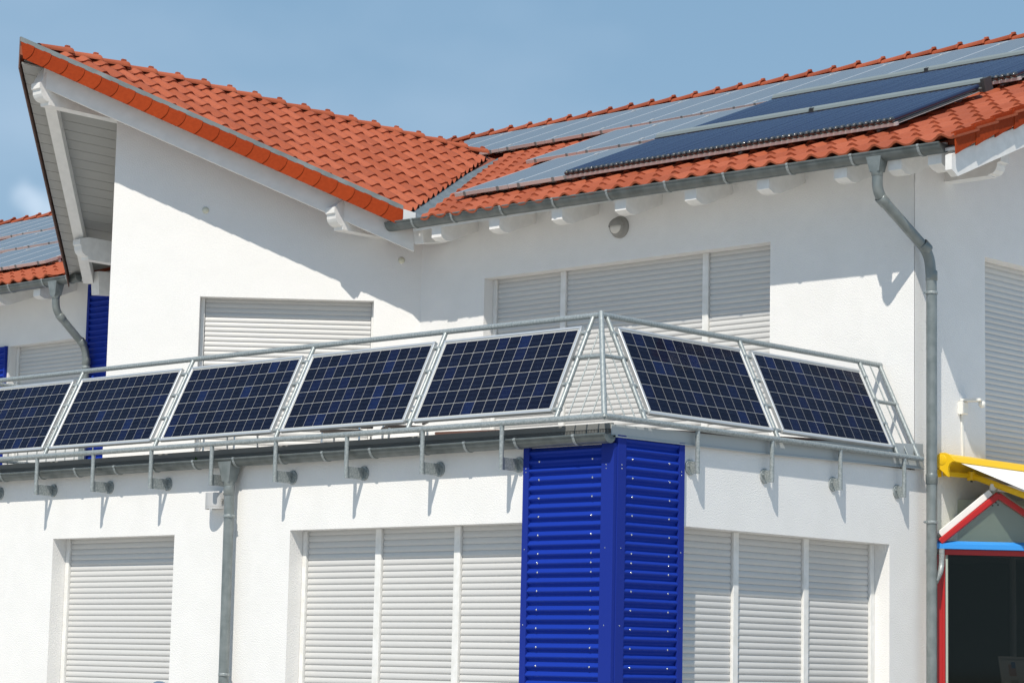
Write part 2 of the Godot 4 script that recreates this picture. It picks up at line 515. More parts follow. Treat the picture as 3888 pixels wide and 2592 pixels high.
func build_house() -> void:
	var H := thing("house", "white rendered house with orange tiled roofs and a roof terrace at its corner", "house", Vector3(-5, GROUND, -4))
	var X := Vector3.RIGHT
	var VZ := Vector3(0, 0, -1)
	# --- walls
	add(H, "terrace_front_wall", wall_mesh(Vector3.ZERO, X, -13.0, -0.02, GROUND, 1.93, [[-7.62, -5.65, -1.3, 1.203], [-3.96, -0.985, -1.3, 1.21]]), M.stucco)
	var side := wall_mesh(Vector3.ZERO, VZ, 0.02, 4.36, GROUND, 1.93, [[0.878, 3.945, -1.3, 1.208]])
	add(H, "terrace_side_wall", side, M.stucco)
	add(H, "side_gable_wall", wall_mesh(Vector3.ZERO, VZ, 4.36, 19.0, GROUND, 4.72, [[4.72, 8.2, GROUND, 1.2], [5.60, 7.6, 2.02, 4.156]], 0.3, [[4.372, 4.72], [19.0, 4.72], [19.0, 4.75], [11.36, ym(-11.36) - 0.2], [4.372, ym(-4.36) - 0.14]]), M.stucco)
	add(H, "upper_wall", wall_mesh(Vector3(0, 0, D), X, -6.76, -0.004, 1.5, 5.08, [[-5.745, -1.734, 2.05, 4.312]]), M.stucco)
	add(H, "upper_wall", wall_mesh(Vector3(0, 0, D), X, -34.0, -11.8, GROUND, 5.08, [[-14.80, -13.03, 2.05, 4.212]]), M.stucco)
	var W := Vector3(1, 0, -1).normalized()
	var O := Vector3(XW, 0, ZT)
	var L := 2.52 * sqrt(2.0)
	var top := func(s: float) -> float: return yc(XW + s / sqrt(2.0)) - 0.2
	var gw := wall_mesh(O, W, 0.0, L, 1.5, 4.7, [[0.731 * sqrt(2.0), 2.141 * sqrt(2.0), 2.05, 4.131]], 0.3, [[0.0, 4.7], [L, 4.7], [L, top.call(L)], [0.0, top.call(0.0)]])
	add(H, "pointed_gable_wall", gw, M.stucco)
	var O2 := Vector3(-12.3, 0, D)
	var W2 := (Vector3(XW, 0, ZT) - O2).normalized()
	var L2 := (Vector3(XW, 0, ZT) - O2).length()
	add(H, "pointed_gable_wall", wall_mesh(O2, W2, 0.0, L2 - 0.004, 1.5, 4.7, [], 0.25, [[0.0, 4.7], [L2 - 0.004, 4.7], [L2 - 0.004, yc(XW) - 0.202], [L2 - 0.33, yc(XT) - 0.2], [0.0, yc(-12.3) - 0.2]]), M.stucco)
	# --- terrace slab and its edges
	var g := MB.new()
	g.prism([Vector3(-0.05, 1.6, -0.31), Vector3(-0.05, 1.97, 0.0), Vector3(-0.05, 2.14, -4.35), Vector3(-0.05, 1.6, -4.35)], Vector3(-12.9, 0, 0))
	add(H, "terrace_floor", g.done(), M.floor)
	terrace_edges(H)
	# --- windows
	shutter(H, Vector3.ZERO, X, -7.62, -5.65, -1.3, 1.203, [], 0.185, "single roller shutter in the lower wall", [0.06, 0.02])
	shutter(H, Vector3.ZERO, X, -3.96, -0.985, -1.3, 1.21, [-2.94, -1.94], 0.18, "three-part roller shutter beside the blue corner", [0.055, 0.02])
	shutter(H, Vector3.ZERO, VZ, 0.878, 3.945, -1.3, 1.208, [1.845, 2.873], 0.185, "three-part roller shutter in the lower side wall", [0.02, 0.07])
	shutter(H, Vector3.ZERO, VZ, 5.60, 7.6, 2.02, 4.156, [], 0.15, "", [0.02, 0.03])
	shutter(H, Vector3(0, 0, D), X, -5.745, -1.734, 2.05, 4.312, [-4.68, -2.685], 0.16, "wide three-part roller shutter half in the eaves' shadow", [0.06, 0.02])
	shutter(H, Vector3(0, 0, D), X, -14.80, -13.03, 2.05, 4.212, [], 0.14, "shaded roller shutter behind the far end of the railing", [0.05, 0.02])
	shutter(H, O, W, 0.731 * sqrt(2.0), 2.141 * sqrt(2.0), 2.05, 4.131, [], 0.15, "roller shutter in the pointed gable wall", [0.05, 0.03])
	# --- blue sheet
	cladding(H, Vector3(0, 0, 0.003), X, -0.985, 0.029, GROUND, 1.83, [0.067, 0.135], "corner")
	cladding(H, Vector3(0.003, 0, 0), VZ, 0.0055, 0.874, GROUND, 1.90, [0.107, 0.073], "corner")
	cladding(H, Vector3(0, 0, D + 0.012), X, -13.025, -11.85, 1.9, 4.9, [0.05, 0.05], "")
	cladding(H, Vector3(0, 0, D + 0.012), X, -16.3, -14.83, 1.9, 4.212, [0.05, 0.03], "")
	# entrance hall behind the porch
	g = MB.new()
	g.box(Vector3(-4.05, -0.2, -6.6), Vector3(0.1, 2.9, 4.2)); g.box(Vector3(-2.16, -0.2, -4.66), Vector3(3.68, 2.9, 0.1)); g.box(Vector3(-2.16, -0.2, -8.55), Vector3(3.68, 2.9, 0.1))
	g.box(Vector3(-2.2, 1.3, -6.6), Vector3(3.78, 0.1, 4.2)); g.box(Vector3(-2.2, GROUND - 0.03, -6.6), Vector3(3.78, 0.1, 4.2))
	add(H, "entrance_hall", g.done(), M.dark_room)
	g = MB.new(); g.tube([Vector3(-0.1, GROUND + 0.02, -6.25), Vector3(-0.1, 1.24, -6.25)], 0.032, 18); add(H, "hall_column", g.done(), M.plastic_white)
	cross_roof(H)
	main_roof(H)
	gutters(H)

func cladding(H: Node3D, o: Vector3, u: Vector3, u0: float, u1: float, y0: float, y1: float, trims: Array, kind: String) -> void:
	var n := u.cross(Vector3.UP).normalized()
	var at := func(a: float, y: float, d: float) -> Vector3: return o + u * a + Vector3.UP * y + n * d
	var a: float = u0 + trims[0] - 0.004
	var b: float = u1 - trims[1] + 0.004
	var g := MB.new()
	var pitch := 0.0774
	var steps := 12
	var crest0 := 1.5605
	var rows := int((y1 - y0) / pitch * steps)
	var depth := func(y: float) -> float:
		var t := fposmod((y - crest0) / pitch + 0.5, 1.0)        # 0.5 on the crest
		return 0.0165 + 0.0145 * clampf(1.08 * cos((t - 0.5) * TAU), -1, 1)
	for i in rows:
		var ya := y0 + (y1 - y0) * i / rows
		var yb := y0 + (y1 - y0) * (i + 1) / rows
		g.quad(at.call(a, ya, depth.call(ya)), at.call(b, ya, depth.call(ya)), at.call(b, yb, depth.call(yb)), at.call(a, yb, depth.call(yb)), 1)
	var root := add(H, "corrugated_cladding", g.done(), M.blue)
	for e in [[u0, u0 + trims[0]], [u1 - trims[1], u1]]:
		var m := MB.new()
		var c: float = (e[0] + e[1]) / 2
		var t := 0.042
		m.bar(at.call(c, y0, t / 2 - 0.008), at.call(c, y1 + 0.004, t / 2 - 0.008), t, e[1] - e[0], u, 0.002)
		add(root, "edge_trim", m.done(), M.blue_trim)
	if kind == "": return
	var s := MB.new()
	s.lathe(Vector3.ZERO, Vector3.BACK, [[0.0, 0.006], [0.0055, 0.0055], [0.006, 0.003], [0.0095, 0.002], [0.0095, 0.0]], 8)
	var head := s.done()
	var turn := Basis(u, Vector3.UP, n)
	var cols := [u0 + 0.183, u1 - 0.235] if u.x > 0.5 else [0.197, u1 - 0.197]
	var y := 1.7155
	while y > -0.25:
		for c in cols: add(root, "screw", head, M.chrome, Transform3D(turn, at.call(c + rng.randf_range(-0.003, 0.003), y, 0.0310)))
		y -= 0.1548
	for c in cols: add(root, "screw", head, M.chrome, Transform3D(turn, at.call(c, 0.8635, 0.0310)))
	for yy in [1.66, 1.63, 0.98, 0.35]:
		for c in [u0 + trims[0] * 0.5, u1 - trims[1] * 0.6]:
			add(root, "screw", head, M.chrome, Transform3D(turn.scaled_local(Vector3(0.6, 0.6, 0.6)), at.call(c, yy, 0.0342)))

func terrace_edges(H: Node3D) -> void:
	# side: tall zinc flashing that follows the fall of the terrace
	var g := MB.new()
	g.prism([Vector3(0.022, 1.887, 0.07), Vector3(0.022, 1.985, 0.07), Vector3(0.022, 2.02, -1.8), Vector3(0.022, 2.187, -4.452), Vector3(0.022, 1.948, -4.452), Vector3(0.022, 1.90, -1.8)], Vector3(0.012, 0, 0))
	var f := add(H, "edge_flashing", g.done(), M.flashing)
	g = MB.new()
	g.prism([Vector3(0.034, 1.881, 0.07), Vector3(0.034, 1.891, 0.07), Vector3(0.034, 1.904, -1.8), Vector3(0.034, 1.953, -4.452), Vector3(0.034, 1.943, -4.452), Vector3(0.034, 1.894, -1.8)], Vector3(0.014, 0, 0))
	add(f, "drip_edge", g.done(), M.flashing)
	g = MB.new()
	g.prism([Vector3(0.0, 1.985, 0.05), Vector3(0.0, 2.0, -0.6), Vector3(0.0, 2.185, -4.44), Vector3(0.0, 2.10, -4.44), Vector3(0.0, 1.93, 0.05)], Vector3(-0.05, 0, 0))
	add(f, "membrane_edge", g.done(), M.wood)
	# front: dark eaves board with a comb strip above the gutter
	g = MB.new()
	g.bar(Vector3(-13, 1.972, 0.045), Vector3(0.02, 1.975, 0.045), 0.03, 0.05, Vector3.UP, 0.003)
	g.bar(Vector3(-13, 1.936, 0.012), Vector3(0.02, 1.939, 0.012), 0.012, 0.03, Vector3.UP, 0.001)
	var e := add(H, "eaves_board", g.done(), M.eave_grey)
	g = MB.new()
	var x := -9.4
	while x < 0.0:
		g.box(Vector3(x, 1.924, 0.055), Vector3(0.0085, 0.05, 0.003))
		x += 0.0165
	var comb := add(e, "comb_tooth", g.done(), M.eave_grey)
	comb.set_meta("kind", "stuff")

# ---- gutters and downpipes
func gutter(H: Node3D, x0: float, x1: float, lip0: Vector2, lip1: Vector2, r: float, straps: Array) -> Node3D:   # lips: (y, z) of the front bead at each end
	var g := MB.new()
	var n := 14
	var prof := []
	for i in n + 1:
		var t := PI * i / n
		prof.append(Vector2(-sin(t) * r, -r - (-cos(t)) * -r))      # (y, z) from the front bead backwards
	var back := prof.duplicate()
	var rings := []
	for e in [[x0, lip0], [x1, lip1]]:
		var ring := []
		for i in n + 1:
			var t := PI * i / n
			ring.append(Vector3(e[0], e[1].x - sin(t) * r, e[1].y - r + cos(t) * r))
		rings.append(ring)
	for i in n:
		g.quad(rings[0][i], rings[0][i + 1], rings[1][i + 1], rings[1][i], 1)
		var up := Vector3(0, 0.004, 0)
		g.quad(rings[1][i] * 1.0 + up, rings[1][i + 1] + up, rings[0][i + 1] + up, rings[0][i] + up, 2)
	g.tube([rings[0][0], rings[1][0]], 0.011, 8)
	for k in 2:
		var cap: Array = rings[k].duplicate()
		if k == 0: cap.reverse()
		g.prism(cap, Vector3(0.003 * (1 if k == 1 else -1), 0, 0))
	var root := add(H, "gutter", g.done(), M.zinc_dark)
	for sx in straps:
		var q := MB.new()
		var t: float = (sx - x0) / (x1 - x0)
		var lip := lip0.lerp(lip1, t)
		var pts := arc(Vector3(sx, lip.x, lip.y - r), Vector3.BACK, Vector3.DOWN, r + 0.004, -0.15, PI * 0.98, 12)
		for i in pts.size() - 1:
			var d: Vector3 = (pts[i + 1] - pts[i])
			q.bar(pts[i] - d * 0.04, pts[i + 1] + d * 0.04, 0.028, 0.006, d.cross(Vector3.RIGHT), 0.001)
		q.tube([Vector3(sx - 0.014, lip.x, lip.y), Vector3(sx + 0.014, lip.x, lip.y)], 0.015, 8)
		add(root, "strap", q.done(), M.galv)
	return root

func downpipe(H: Node3D, pts: Array, r: float, collars: Array) -> Node3D:
	var g := MB.new()
	g.tube(rounded(pts, 0.16, 6), r, 20)
	var root := add(H, "downpipe", g.done(), M.zinc)
	for c in collars:      # [point, direction, kind]
		var q := MB.new()
		var d: Vector3 = c[1].normalized()
		if c[2] == "joint": q.lathe(c[0] - d * 0.05, d, [[r * 0.98, 0.0], [r + 0.005, 0.004], [r + 0.005, 0.09], [r + 0.001, 0.1]], 20)
		else:
			q.lathe(c[0] - d * 0.014, d, [[r * 0.98, 0.0], [r + 0.006, 0.0], [r + 0.0075, 0.004], [r + 0.0075, 0.024], [r + 0.006, 0.028], [r * 0.98, 0.028]], 20)
			q.box(c[0] + c[3] * (r + 0.014), Vector3(0.03, 0.022, 0.03))
			q.tube([c[0] + c[3] * r, c[0] + c[3] * (r + 0.05)], 0.005, 6)
		add(root, "pipe_clip" if c[2] == "clip" else "pipe_joint", q.done(), M.zinc if c[2] == "joint" else M.galv)
	return root

func hopper(G: Node3D, x: float, y: float, z: float, r: float, out := Vector3.BACK) -> void:
	var g := MB.new()
	var a := []
	var b := []
	for i in 4:
		var sx := -1.0 if i == 0 or i == 3 else 1.0
		var sz := -1.0 if i < 2 else 1.0
		a.append(Vector3(x + sx * 0.095, y, z + sz * 0.07)); b.append(Vector3(x + sx * r * 1.06, y - 0.19, z + sz * r * 1.0))
	for i in 4:
		var j := (i + 1) % 4
		g.quad(a[i], a[j], b[j], b[i])
	g.lathe(Vector3(x, y - 0.23, z), Vector3.UP, [[r + 0.002, 0.0], [r + 0.006, 0.005], [r + 0.006, 0.05]], 16)
	add(G, "outlet_box", g.done(), M.zinc)

func gutters(H: Node3D) -> void:
	var G := gutter(H, -6.66, 0.74, Vector2(4.938, -3.66), Vector2(4.888, -3.66), 0.085, [-6.226, -5.608, -4.862, -4.10, -3.337, -2.553, -1.795, -1.008, -0.2555, 0.506])
	hopper(G, 0.0, 4.90, -3.735, 0.05)
	downpipe(H, [Vector3(0, 4.72, -3.735), Vector3(0, 4.50, -3.74), Vector3(0.12, 4.02, -4.43), Vector3(0.125, 3.75, -4.462), Vector3(0.125, 1.9, -4.462), Vector3(0.125, GROUND, -4.455)], 0.0515, [
		[Vector3(0.012, 4.45, -3.81), Vector3(0.12, -0.48, -0.69), "joint"], [Vector3(0.12, 4.07, -4.36), Vector3(0.12, -0.48, -0.69), "joint"],
		[Vector3(0.125, 3.80, -4.462), Vector3.UP, "joint"], [Vector3(0.125, 3.635, -4.462), Vector3.UP, "clip", Vector3(-0.3, 0, 0.95)],
		[Vector3(0.125, 1.85, -4.46), Vector3.UP, "joint"], [Vector3(0.125, 1.44, -4.46), Vector3.UP, "clip", Vector3(-0.3, 0, 0.95)]])
	var G2 := gutter(H, -34.0, -12.42, Vector2(4.82, -3.66), Vector2(4.895, -3.66), 0.085, [-19.15, -18.4, -17.65, -16.9, -16.15, -15.4, -14.65, -13.9, -13.15, -12.62])
	hopper(G2, -12.93, 4.86, -3.735, 0.05)
	downpipe(H, [Vector3(-12.93, 4.68, -3.735), Vector3(-12.93, 4.47, -3.75), Vector3(-12.90, 4.05, -4.22), Vector3(-12.90, 3.85, -4.25), Vector3(-12.90, 1.6, -4.25)], 0.05, [
		[Vector3(-12.925, 4.40, -3.83), Vector3(0.03, -0.42, -0.47), "joint"], [Vector3(-12.90, 4.10, -4.17), Vector3(0.03, -0.42, -0.47), "joint"], [Vector3(-12.90, 3.86, -4.25), Vector3.UP, "joint"], [Vector3(-12.90, 3.78, -4.25), Vector3.UP, "clip", Vector3(0.9, 0, 0.3)]])
	var G3 := gutter(H, -13.0, 0.045, Vector2(1.876, 0.178), Vector2(1.896, 0.178), 0.07, [-8.351, -7.692, -7.069, -6.4225, -5.828, -5.197, -4.60, -3.95, -3.357, -2.728, -2.0775, -1.5516, -0.958, -0.295])
	hopper(G3, -4.73, 1.868, 0.108, 0.047)
	downpipe(H, [Vector3(-4.73, 1.7, 0.108), Vector3(-4.728, 1.45, 0.098), Vector3(-4.715, GROUND, 0.095)], 0.0485, [
		[Vector3(-4.73, 1.60, 0.104), Vector3.UP, "joint"], [Vector3(-4.726, 1.355, 0.097), Vector3.UP, "clip", Vector3(0.95, 0, 0.3)], [Vector3(-4.716, -0.13, 0.095), Vector3.UP, "clip", Vector3(0.95, 0, 0.3)]])

# ---- tiled roofs
const TW := 0.2475
const TN := 8
func tile_height(t: float) -> float: return 0.0245 * cos(TAU * (t - 0.32)) + 0.004 * cos(2 * TAU * (t - 0.32))

func tile_faces(length: float) -> Array:      # [polygon, smooth group]; x across, y out of the roof, z down the slope, nose at z = 0
	var out := []
	var nose := 0.028
	var head := 0.006
	var th := 0.021
	var T := func(i: int, z: float, low: bool) -> Vector3:
		var t := -0.04 + 1.08 * i / TN
		var lift := lerpf(nose, head, -z / 0.36)
		return Vector3((t - 0.5) * TW, tile_height(t) + lift - (th if low else 0.0), z)
	for i in TN:
		out.append([[T.call(i, 0.0, false), T.call(i + 1, 0.0, false), T.call(i + 1, -length, false), T.call(i, -length, false)], 1])
		out.append([[T.call(i + 1, 0.0, true), T.call(i, 0.0, true), T.call(i, -length, true), T.call(i + 1, -length, true)], 2])
		out.append([[T.call(i, 0.0, true), T.call(i + 1, 0.0, true), T.call(i + 1, 0.0, false), T.call(i, 0.0, false)], -1])
	out.append([[T.call(0, 0.0, true), T.call(0, 0.0, false), T.call(0, -length, false), T.call(0, -length, true)], -1])
	out.append([[T.call(TN, 0.0, false), T.call(TN, 0.0, true), T.call(TN, -length, true), T.call(TN, -length, false)], -1])
	return out

func clip(poly: Array, p: Plane) -> Array:      # keeps what lies under the plane
	var out := []
	for i in poly.size():
		var a: Vector3 = poly[i]
		var b: Vector3 = poly[(i + 1) % poly.size()]
		var da := p.distance_to(a)
		var db := p.distance_to(b)
		if da <= 0: out.append(a)
		if (da < 0) != (db < 0) and absf(da - db) > 1e-9: out.append(a.lerp(b, da / (da - db)))
	return out

func faces_mesh(faces: Array, xf := Transform3D.IDENTITY, planes := []) -> MB:
	var g := MB.new()
	add_faces(g, faces, xf, planes)
	return g

func add_faces(g: MB, faces: Array, xf: Transform3D, planes: Array) -> void:
	for f in faces:
		var ps := []
		for v in f[0]: ps.append(xf * v)
		for p in planes:
			if ps.size() > 2: ps = clip(ps, p)
		if ps.size() > 2: g.poly(ps, f[1])

func tile_count(faces: Array, xf: Transform3D, planes: Array) -> int:      # 0 none left, 1 cut, 2 whole
	var any := false
	var whole := true
	for f in faces:
		for v in f[0]:
			var inside := true
			for p in planes:
				if p.distance_to(xf * v) > 0: inside = false
			if inside: any = true
			else: whole = false
	return 2 if whole else (1 if any else 0)

func cross_roof(H: Node3D) -> void:
	var zf := func(x: float) -> float: return -0.40 + -1.0 * absf(x - XT)    # verge in plan (outer edge)
	# decks of both slopes
	var g := MB.new()
	for s in [1.0, -1.0]:
		var e := 3.16
		var a := Vector3(XT, yc(XT) - 0.03, -0.63)
		var b := Vector3(XT + s * e, yc(XT + e) - 0.03, -0.63 - e)
		var c := Vector3(XT + s * e, yc(XT + e) - 0.03, valley_z(XT + e) - 0.02)
		var d := Vector3(XT, yc(XT) - 0.03, valley_z(XT) - 0.02)
		g.prism([a, b, c, d], Vector3(0, -0.10, 0))
	var R := add(H, "cross_gable_roof", g.done(), M.deck)
	# tiles of the slope in view
	var k := cos(atan(KC))
	var across := Vector3(0, 0, -1)
	var down := Vector3(1, -KC, 0).normalized()
	var out := down.cross(across).normalized()
	if out.y < 0: out = -out
	var b := Basis(across, out, down)
	if b.determinant() < 0: b = Basis(-across, out, down)
	var verge := Plane(Vector3(1, 0, 1).normalized(), (-10.20) / sqrt(2.0))
	var vn := Vector3(1.4543, 0, -1).normalized()
	var vp := Vector3(XT, 0, valley_z(XT)) - vn * 0.085
	var valley := Plane(vn, vn.dot(vp))
	var long_f := tile_faces(0.395)
	var whole := faces_mesh(long_f).done()
	for ci in 9:
		var a := 0.508 + 0.3195 * ci
		for cj in 34:
			var z := -7.49 - 0.2503 * 6 + 0.2503 * cj
			if z > 0: continue
			var xf := Transform3D(b, Vector3(XT + a + rng.randf_range(-0.003, 0.003), yc(XT + a) + rng.randf_range(-0.002, 0.002), z))
			var how := tile_count(long_f, xf, [verge, valley])
			if how == 0: continue
			var m: Material = M.clay[rng.randi() % M.clay.size()]
			if how == 2: add(R, "roof_tile", whole, m, xf)
			else:
				var q := faces_mesh(long_f, xf, [verge, valley])
				if q.n > 0: add(R, "roof_tile", q.done(), m)
	# top course under the ridge caps
	for cj in 34:
		var z := -7.49 - 0.2503 * 6 + 0.2503 * cj
		var a := 0.1885
		var xf := Transform3D(b, Vector3(XT + a, yc(XT + a), z))
		var short_f := tile_faces(0.2)
		if tile_count(short_f, xf, [verge, valley]) == 2: add(R, "roof_tile", faces_mesh(short_f, xf).done(), M.clay[rng.randi() % M.clay.size()])
	ridge_caps(R, Vector3(XT, yc(XT) + 0.0, -1.30 - 0.406 * 17), Vector3(0, 0, 1), 18, 0.406)
	# valley tray
	var v := MB.new()
	var p0 := Vector3(XT + 3.22, 0, valley_z(XT + 3.22)); p0.y = yc(p0.x) - 0.004
	var p1 := Vector3(XT, yc(XT) - 0.004, valley_z(XT))
	var lft := Vector3(-0.26, 0.26 * KC, 0)
	var rgt := Vector3(0.19, 0, -0.19) ; rgt.y = KM * 0.19
	v.prism([p0, p1, p1 + Vector3(-0.02, 0, 0), p0 + lft], Vector3(0, -0.004, 0))
	v.prism([p0 + rgt * 1.0, p1 + rgt, p1, p0], Vector3(0, -0.004, 0))
	add(R, "valley_tray", v.done(), M.zinc_flat)
	# verge: zinc cap strip, curved clay shingles below it, white barge board
	var d1 := Vector3(1, -KC, -1)           # along the right verge, per metre of x
	var nrm := Vector3(1, 0, 1).normalized()
	var tip := Vector3(XT, 6.945, -0.625)
	g = MB.new()
	g.prism([tip, tip + d1 * 3.10, tip + d1 * 3.10 - Vector3(0, 0.052, 0), tip - Vector3(0, 0.052, 0)], nrm * 0.012)
	g.prism([tip, tip + d1 * 3.10, tip + d1 * 3.10 - nrm * 0.09, tip - nrm * 0.05], Vector3(0, 0.006, 0))
	add(R, "verge_strip", g.done(), M.zinc_flat)
	var d2 := Vector3(-1, -KC, -1)
	var nr2 := Vector3(-1, 0, 1).normalized()
	g = MB.new()
	g.prism([tip - Vector3(0, 0.002, 0.004), tip + d2 * 3.10, tip + d2 * 3.10 - Vector3(0, 0.36, 0), tip - Vector3(0.0, 0.36, 0.004)], nr2 * 0.012)
	add(R, "verge_strip", g.done(), M.wood)
	# shingles: each lies over the next one further down, its curved edge standing proud
	var pitch := 0.1365                     # in x
	for i in 23:
		var q := MB.new()
		var x0 := pitch * i - 0.02
		var ps := []
		var y_top := -0.045
		var y_low := -0.235
		var V := func(x: float, y: float) -> Vector3: return tip + d1 * x + Vector3(0, y, 0) + nrm * (0.004 + 0.055 * (x - x0 - 0.02))
		ps.append(V.call(maxf(x0 - 0.02, 0.004), y_top))
		ps.append(V.call(minf(x0 + pitch, 3.10), y_top))
		for j in 7:
			var t := float(j + 1) / 7
			ps.append(V.call(clampf(x0 + pitch + 0.0 - t * t * 0.068, 0.03, 3.10), lerpf(y_top, y_low, t)))
		ps.append(V.call(maxf(x0 - 0.10, 0.03), y_low))
		q.prism(ps, nrm * 0.005)
		add(R, "verge_shingle", q.done(), M.clay_edge[rng.randi() % 3])
	g = MB.new()
	var s0 := tip + d1 * 0.178 - nrm * 0.17
	var s1 := tip + d1 * 3.19 - nrm * 0.17
	g.prism([s0 - Vector3(0, 0.19, 0), s1 - Vector3(0, 0.19, 0), s1 - Vector3(0, 0.432, 0), s0 - Vector3(0, 0.432, 0)], nrm * -0.06)
	add(R, "barge_board", g.done(), M.board)
	g = MB.new()
	s0 = tip + d2 * 0.26 - nr2 * 0.20
	s1 = tip + d2 * 3.0 - nr2 * 0.20
	g.prism([s0 - Vector3(0, 0.23, 0), s1 - Vector3(0, 0.23, 0), s1 - Vector3(0, 0.39, 0), s0 - Vector3(0, 0.39, 0)], nr2 * -0.13)
	add(R, "barge_board", g.done(), M.board)
	# small gutter-side closing plate
	g = MB.new()
	var cp := tip + d1 * 3.07
	g.prism([cp + Vector3(0, -0.04, 0), cp + Vector3(0.16, -0.1, -0.1), cp + Vector3(0.16, -0.19, -0.1), cp + Vector3(0, -0.24, 0)], Vector3(-0.01, 0, -0.02))
	add(R, "closing_plate", g.done(), M.alu_soft)
	# soffit boards under the left slope, laid along the ridge
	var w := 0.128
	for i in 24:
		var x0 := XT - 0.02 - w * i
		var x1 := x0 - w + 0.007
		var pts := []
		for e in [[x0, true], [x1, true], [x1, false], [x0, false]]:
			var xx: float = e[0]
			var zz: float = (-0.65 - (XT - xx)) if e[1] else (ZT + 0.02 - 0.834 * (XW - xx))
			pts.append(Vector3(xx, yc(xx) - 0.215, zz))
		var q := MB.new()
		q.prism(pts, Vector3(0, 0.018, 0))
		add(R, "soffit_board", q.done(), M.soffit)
	g = MB.new()
	g.prism([Vector3(XT - 0.02, yc(XT) - 0.185, -0.7), Vector3(XT - 3.1, yc(XT - 3.1) - 0.185, -0.7 - 3.1), Vector3(XT - 3.1, yc(XT - 3.1) - 0.185, ZT - 2.78), Vector3(XT - 0.02, yc(XT) - 0.185, ZT - 0.15)], Vector3(0, 0.01, 0))
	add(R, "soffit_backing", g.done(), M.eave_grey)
	# purlins with carved ends
	purlin(R, XT, 6.215, 6.66, -0.86, ZT - 0.3, 0.16)
	purlin(R, -7.10, 4.86, 5.20, -3.22, -4.2, 0.15)
	purlin(R, -11.6, 4.94, 5.22, -3.05, -3.95, 0.15)
	g = MB.new()
	g.bar(Vector3(-6.38, 4.90, -4.3), Vector3(-6.38, 4.84, -3.92), 0.15, 0.26, Vector3.UP, 0.004)
	add(R, "purlin", g.done(), M.board)
	g = MB.new()
	g.bar(Vector3(-12.25, 4.83, -4.34), Vector3(-12.25, 4.79, -3.85), 0.16, 0.30, Vector3.UP, 0.004)
	add(R, "purlin", g.done(), M.board)

func purlin(R: Node3D, x: float, y0: float, y1: float, z_end: float, z_wall: float, w: float) -> void:
	var p := []
	var H := 0.25                            # carved: a block, a notch, a hollow curve, a notch
	p.append(Vector3(x, y1, z_wall)); p.append(Vector3(x, y1, z_end - 0.12)); p.append(Vector3(x, y0 + H, z_end - 0.02)); p.append(Vector3(x, y0 + H - 0.01, z_end))
	p.append(Vector3(x, y0 + 0.175, z_end)); p.append(Vector3(x, y0 + 0.165, z_end - 0.02)); p.append(Vector3(x, y0 + 0.145, z_end - 0.022))
	for i in 6:
		var t := float(i) / 5 * PI * 0.5
		p.append(Vector3(x, y0 + 0.145 - 0.105 * sin(t), z_end - 0.022 - 0.105 * (1 - cos(t))))
	p.append(Vector3(x, y0 + 0.035, z_end - 0.135)); p.append(Vector3(x, y0, z_end - 0.14)); p.append(Vector3(x, y0, z_wall))
	for i in p.size(): p[i] -= Vector3(w / 2, 0, 0)
	var g := MB.new()
	g.prism(p, Vector3(w, 0, 0))
	add(R, "purlin", g.done(), M.board)

func ridge_caps(R: Node3D, at: Vector3, dir: Vector3, n: int, step: float) -> void:
	var g := MB.new()
	var side := dir.cross(Vector3.UP).normalized()
	var rings := []
	for e in [[0.0, 0.088, 0.0], [0.045, 0.088, 0.0], [0.05, 0.082, 0.0], [0.44, 0.070, -0.02]]:
		var ring := []
		for i in 11:
			var t := lerpf(-0.12, PI + 0.12, i / 10.0)
			ring.append(dir * e[0] + side * cos(t) * e[1] * 1.22 + Vector3.UP * (sin(t) * e[1] * 0.86 + e[2]))
		rings.append(ring)
	for i in rings.size() - 1:
		for j in 10:
			g.quad(rings[i][j + 1], rings[i][j], rings[i + 1][j], rings[i + 1][j + 1], 1)
	for j in 10:
		g.quad(rings[0][j], rings[0][j + 1], rings[0][j + 1] * 0.85, rings[0][j] * 0.85)
	# knob at the front end
	g.box(dir * 0.025 + Vector3.UP * 0.080, Vector3(0.045, 0.035, 0.05), Basis(side, Vector3.UP, -dir), 0.008)
	var m := g.done()
	for i in n:
		var p := at + dir * step * i
		add(R, "ridge_tile", m, M.clay[rng.randi() % M.clay.size()], Transform3D(Basis.IDENTITY, p + Vector3(0, rng.randf_range(-0.004, 0.004), 0)))

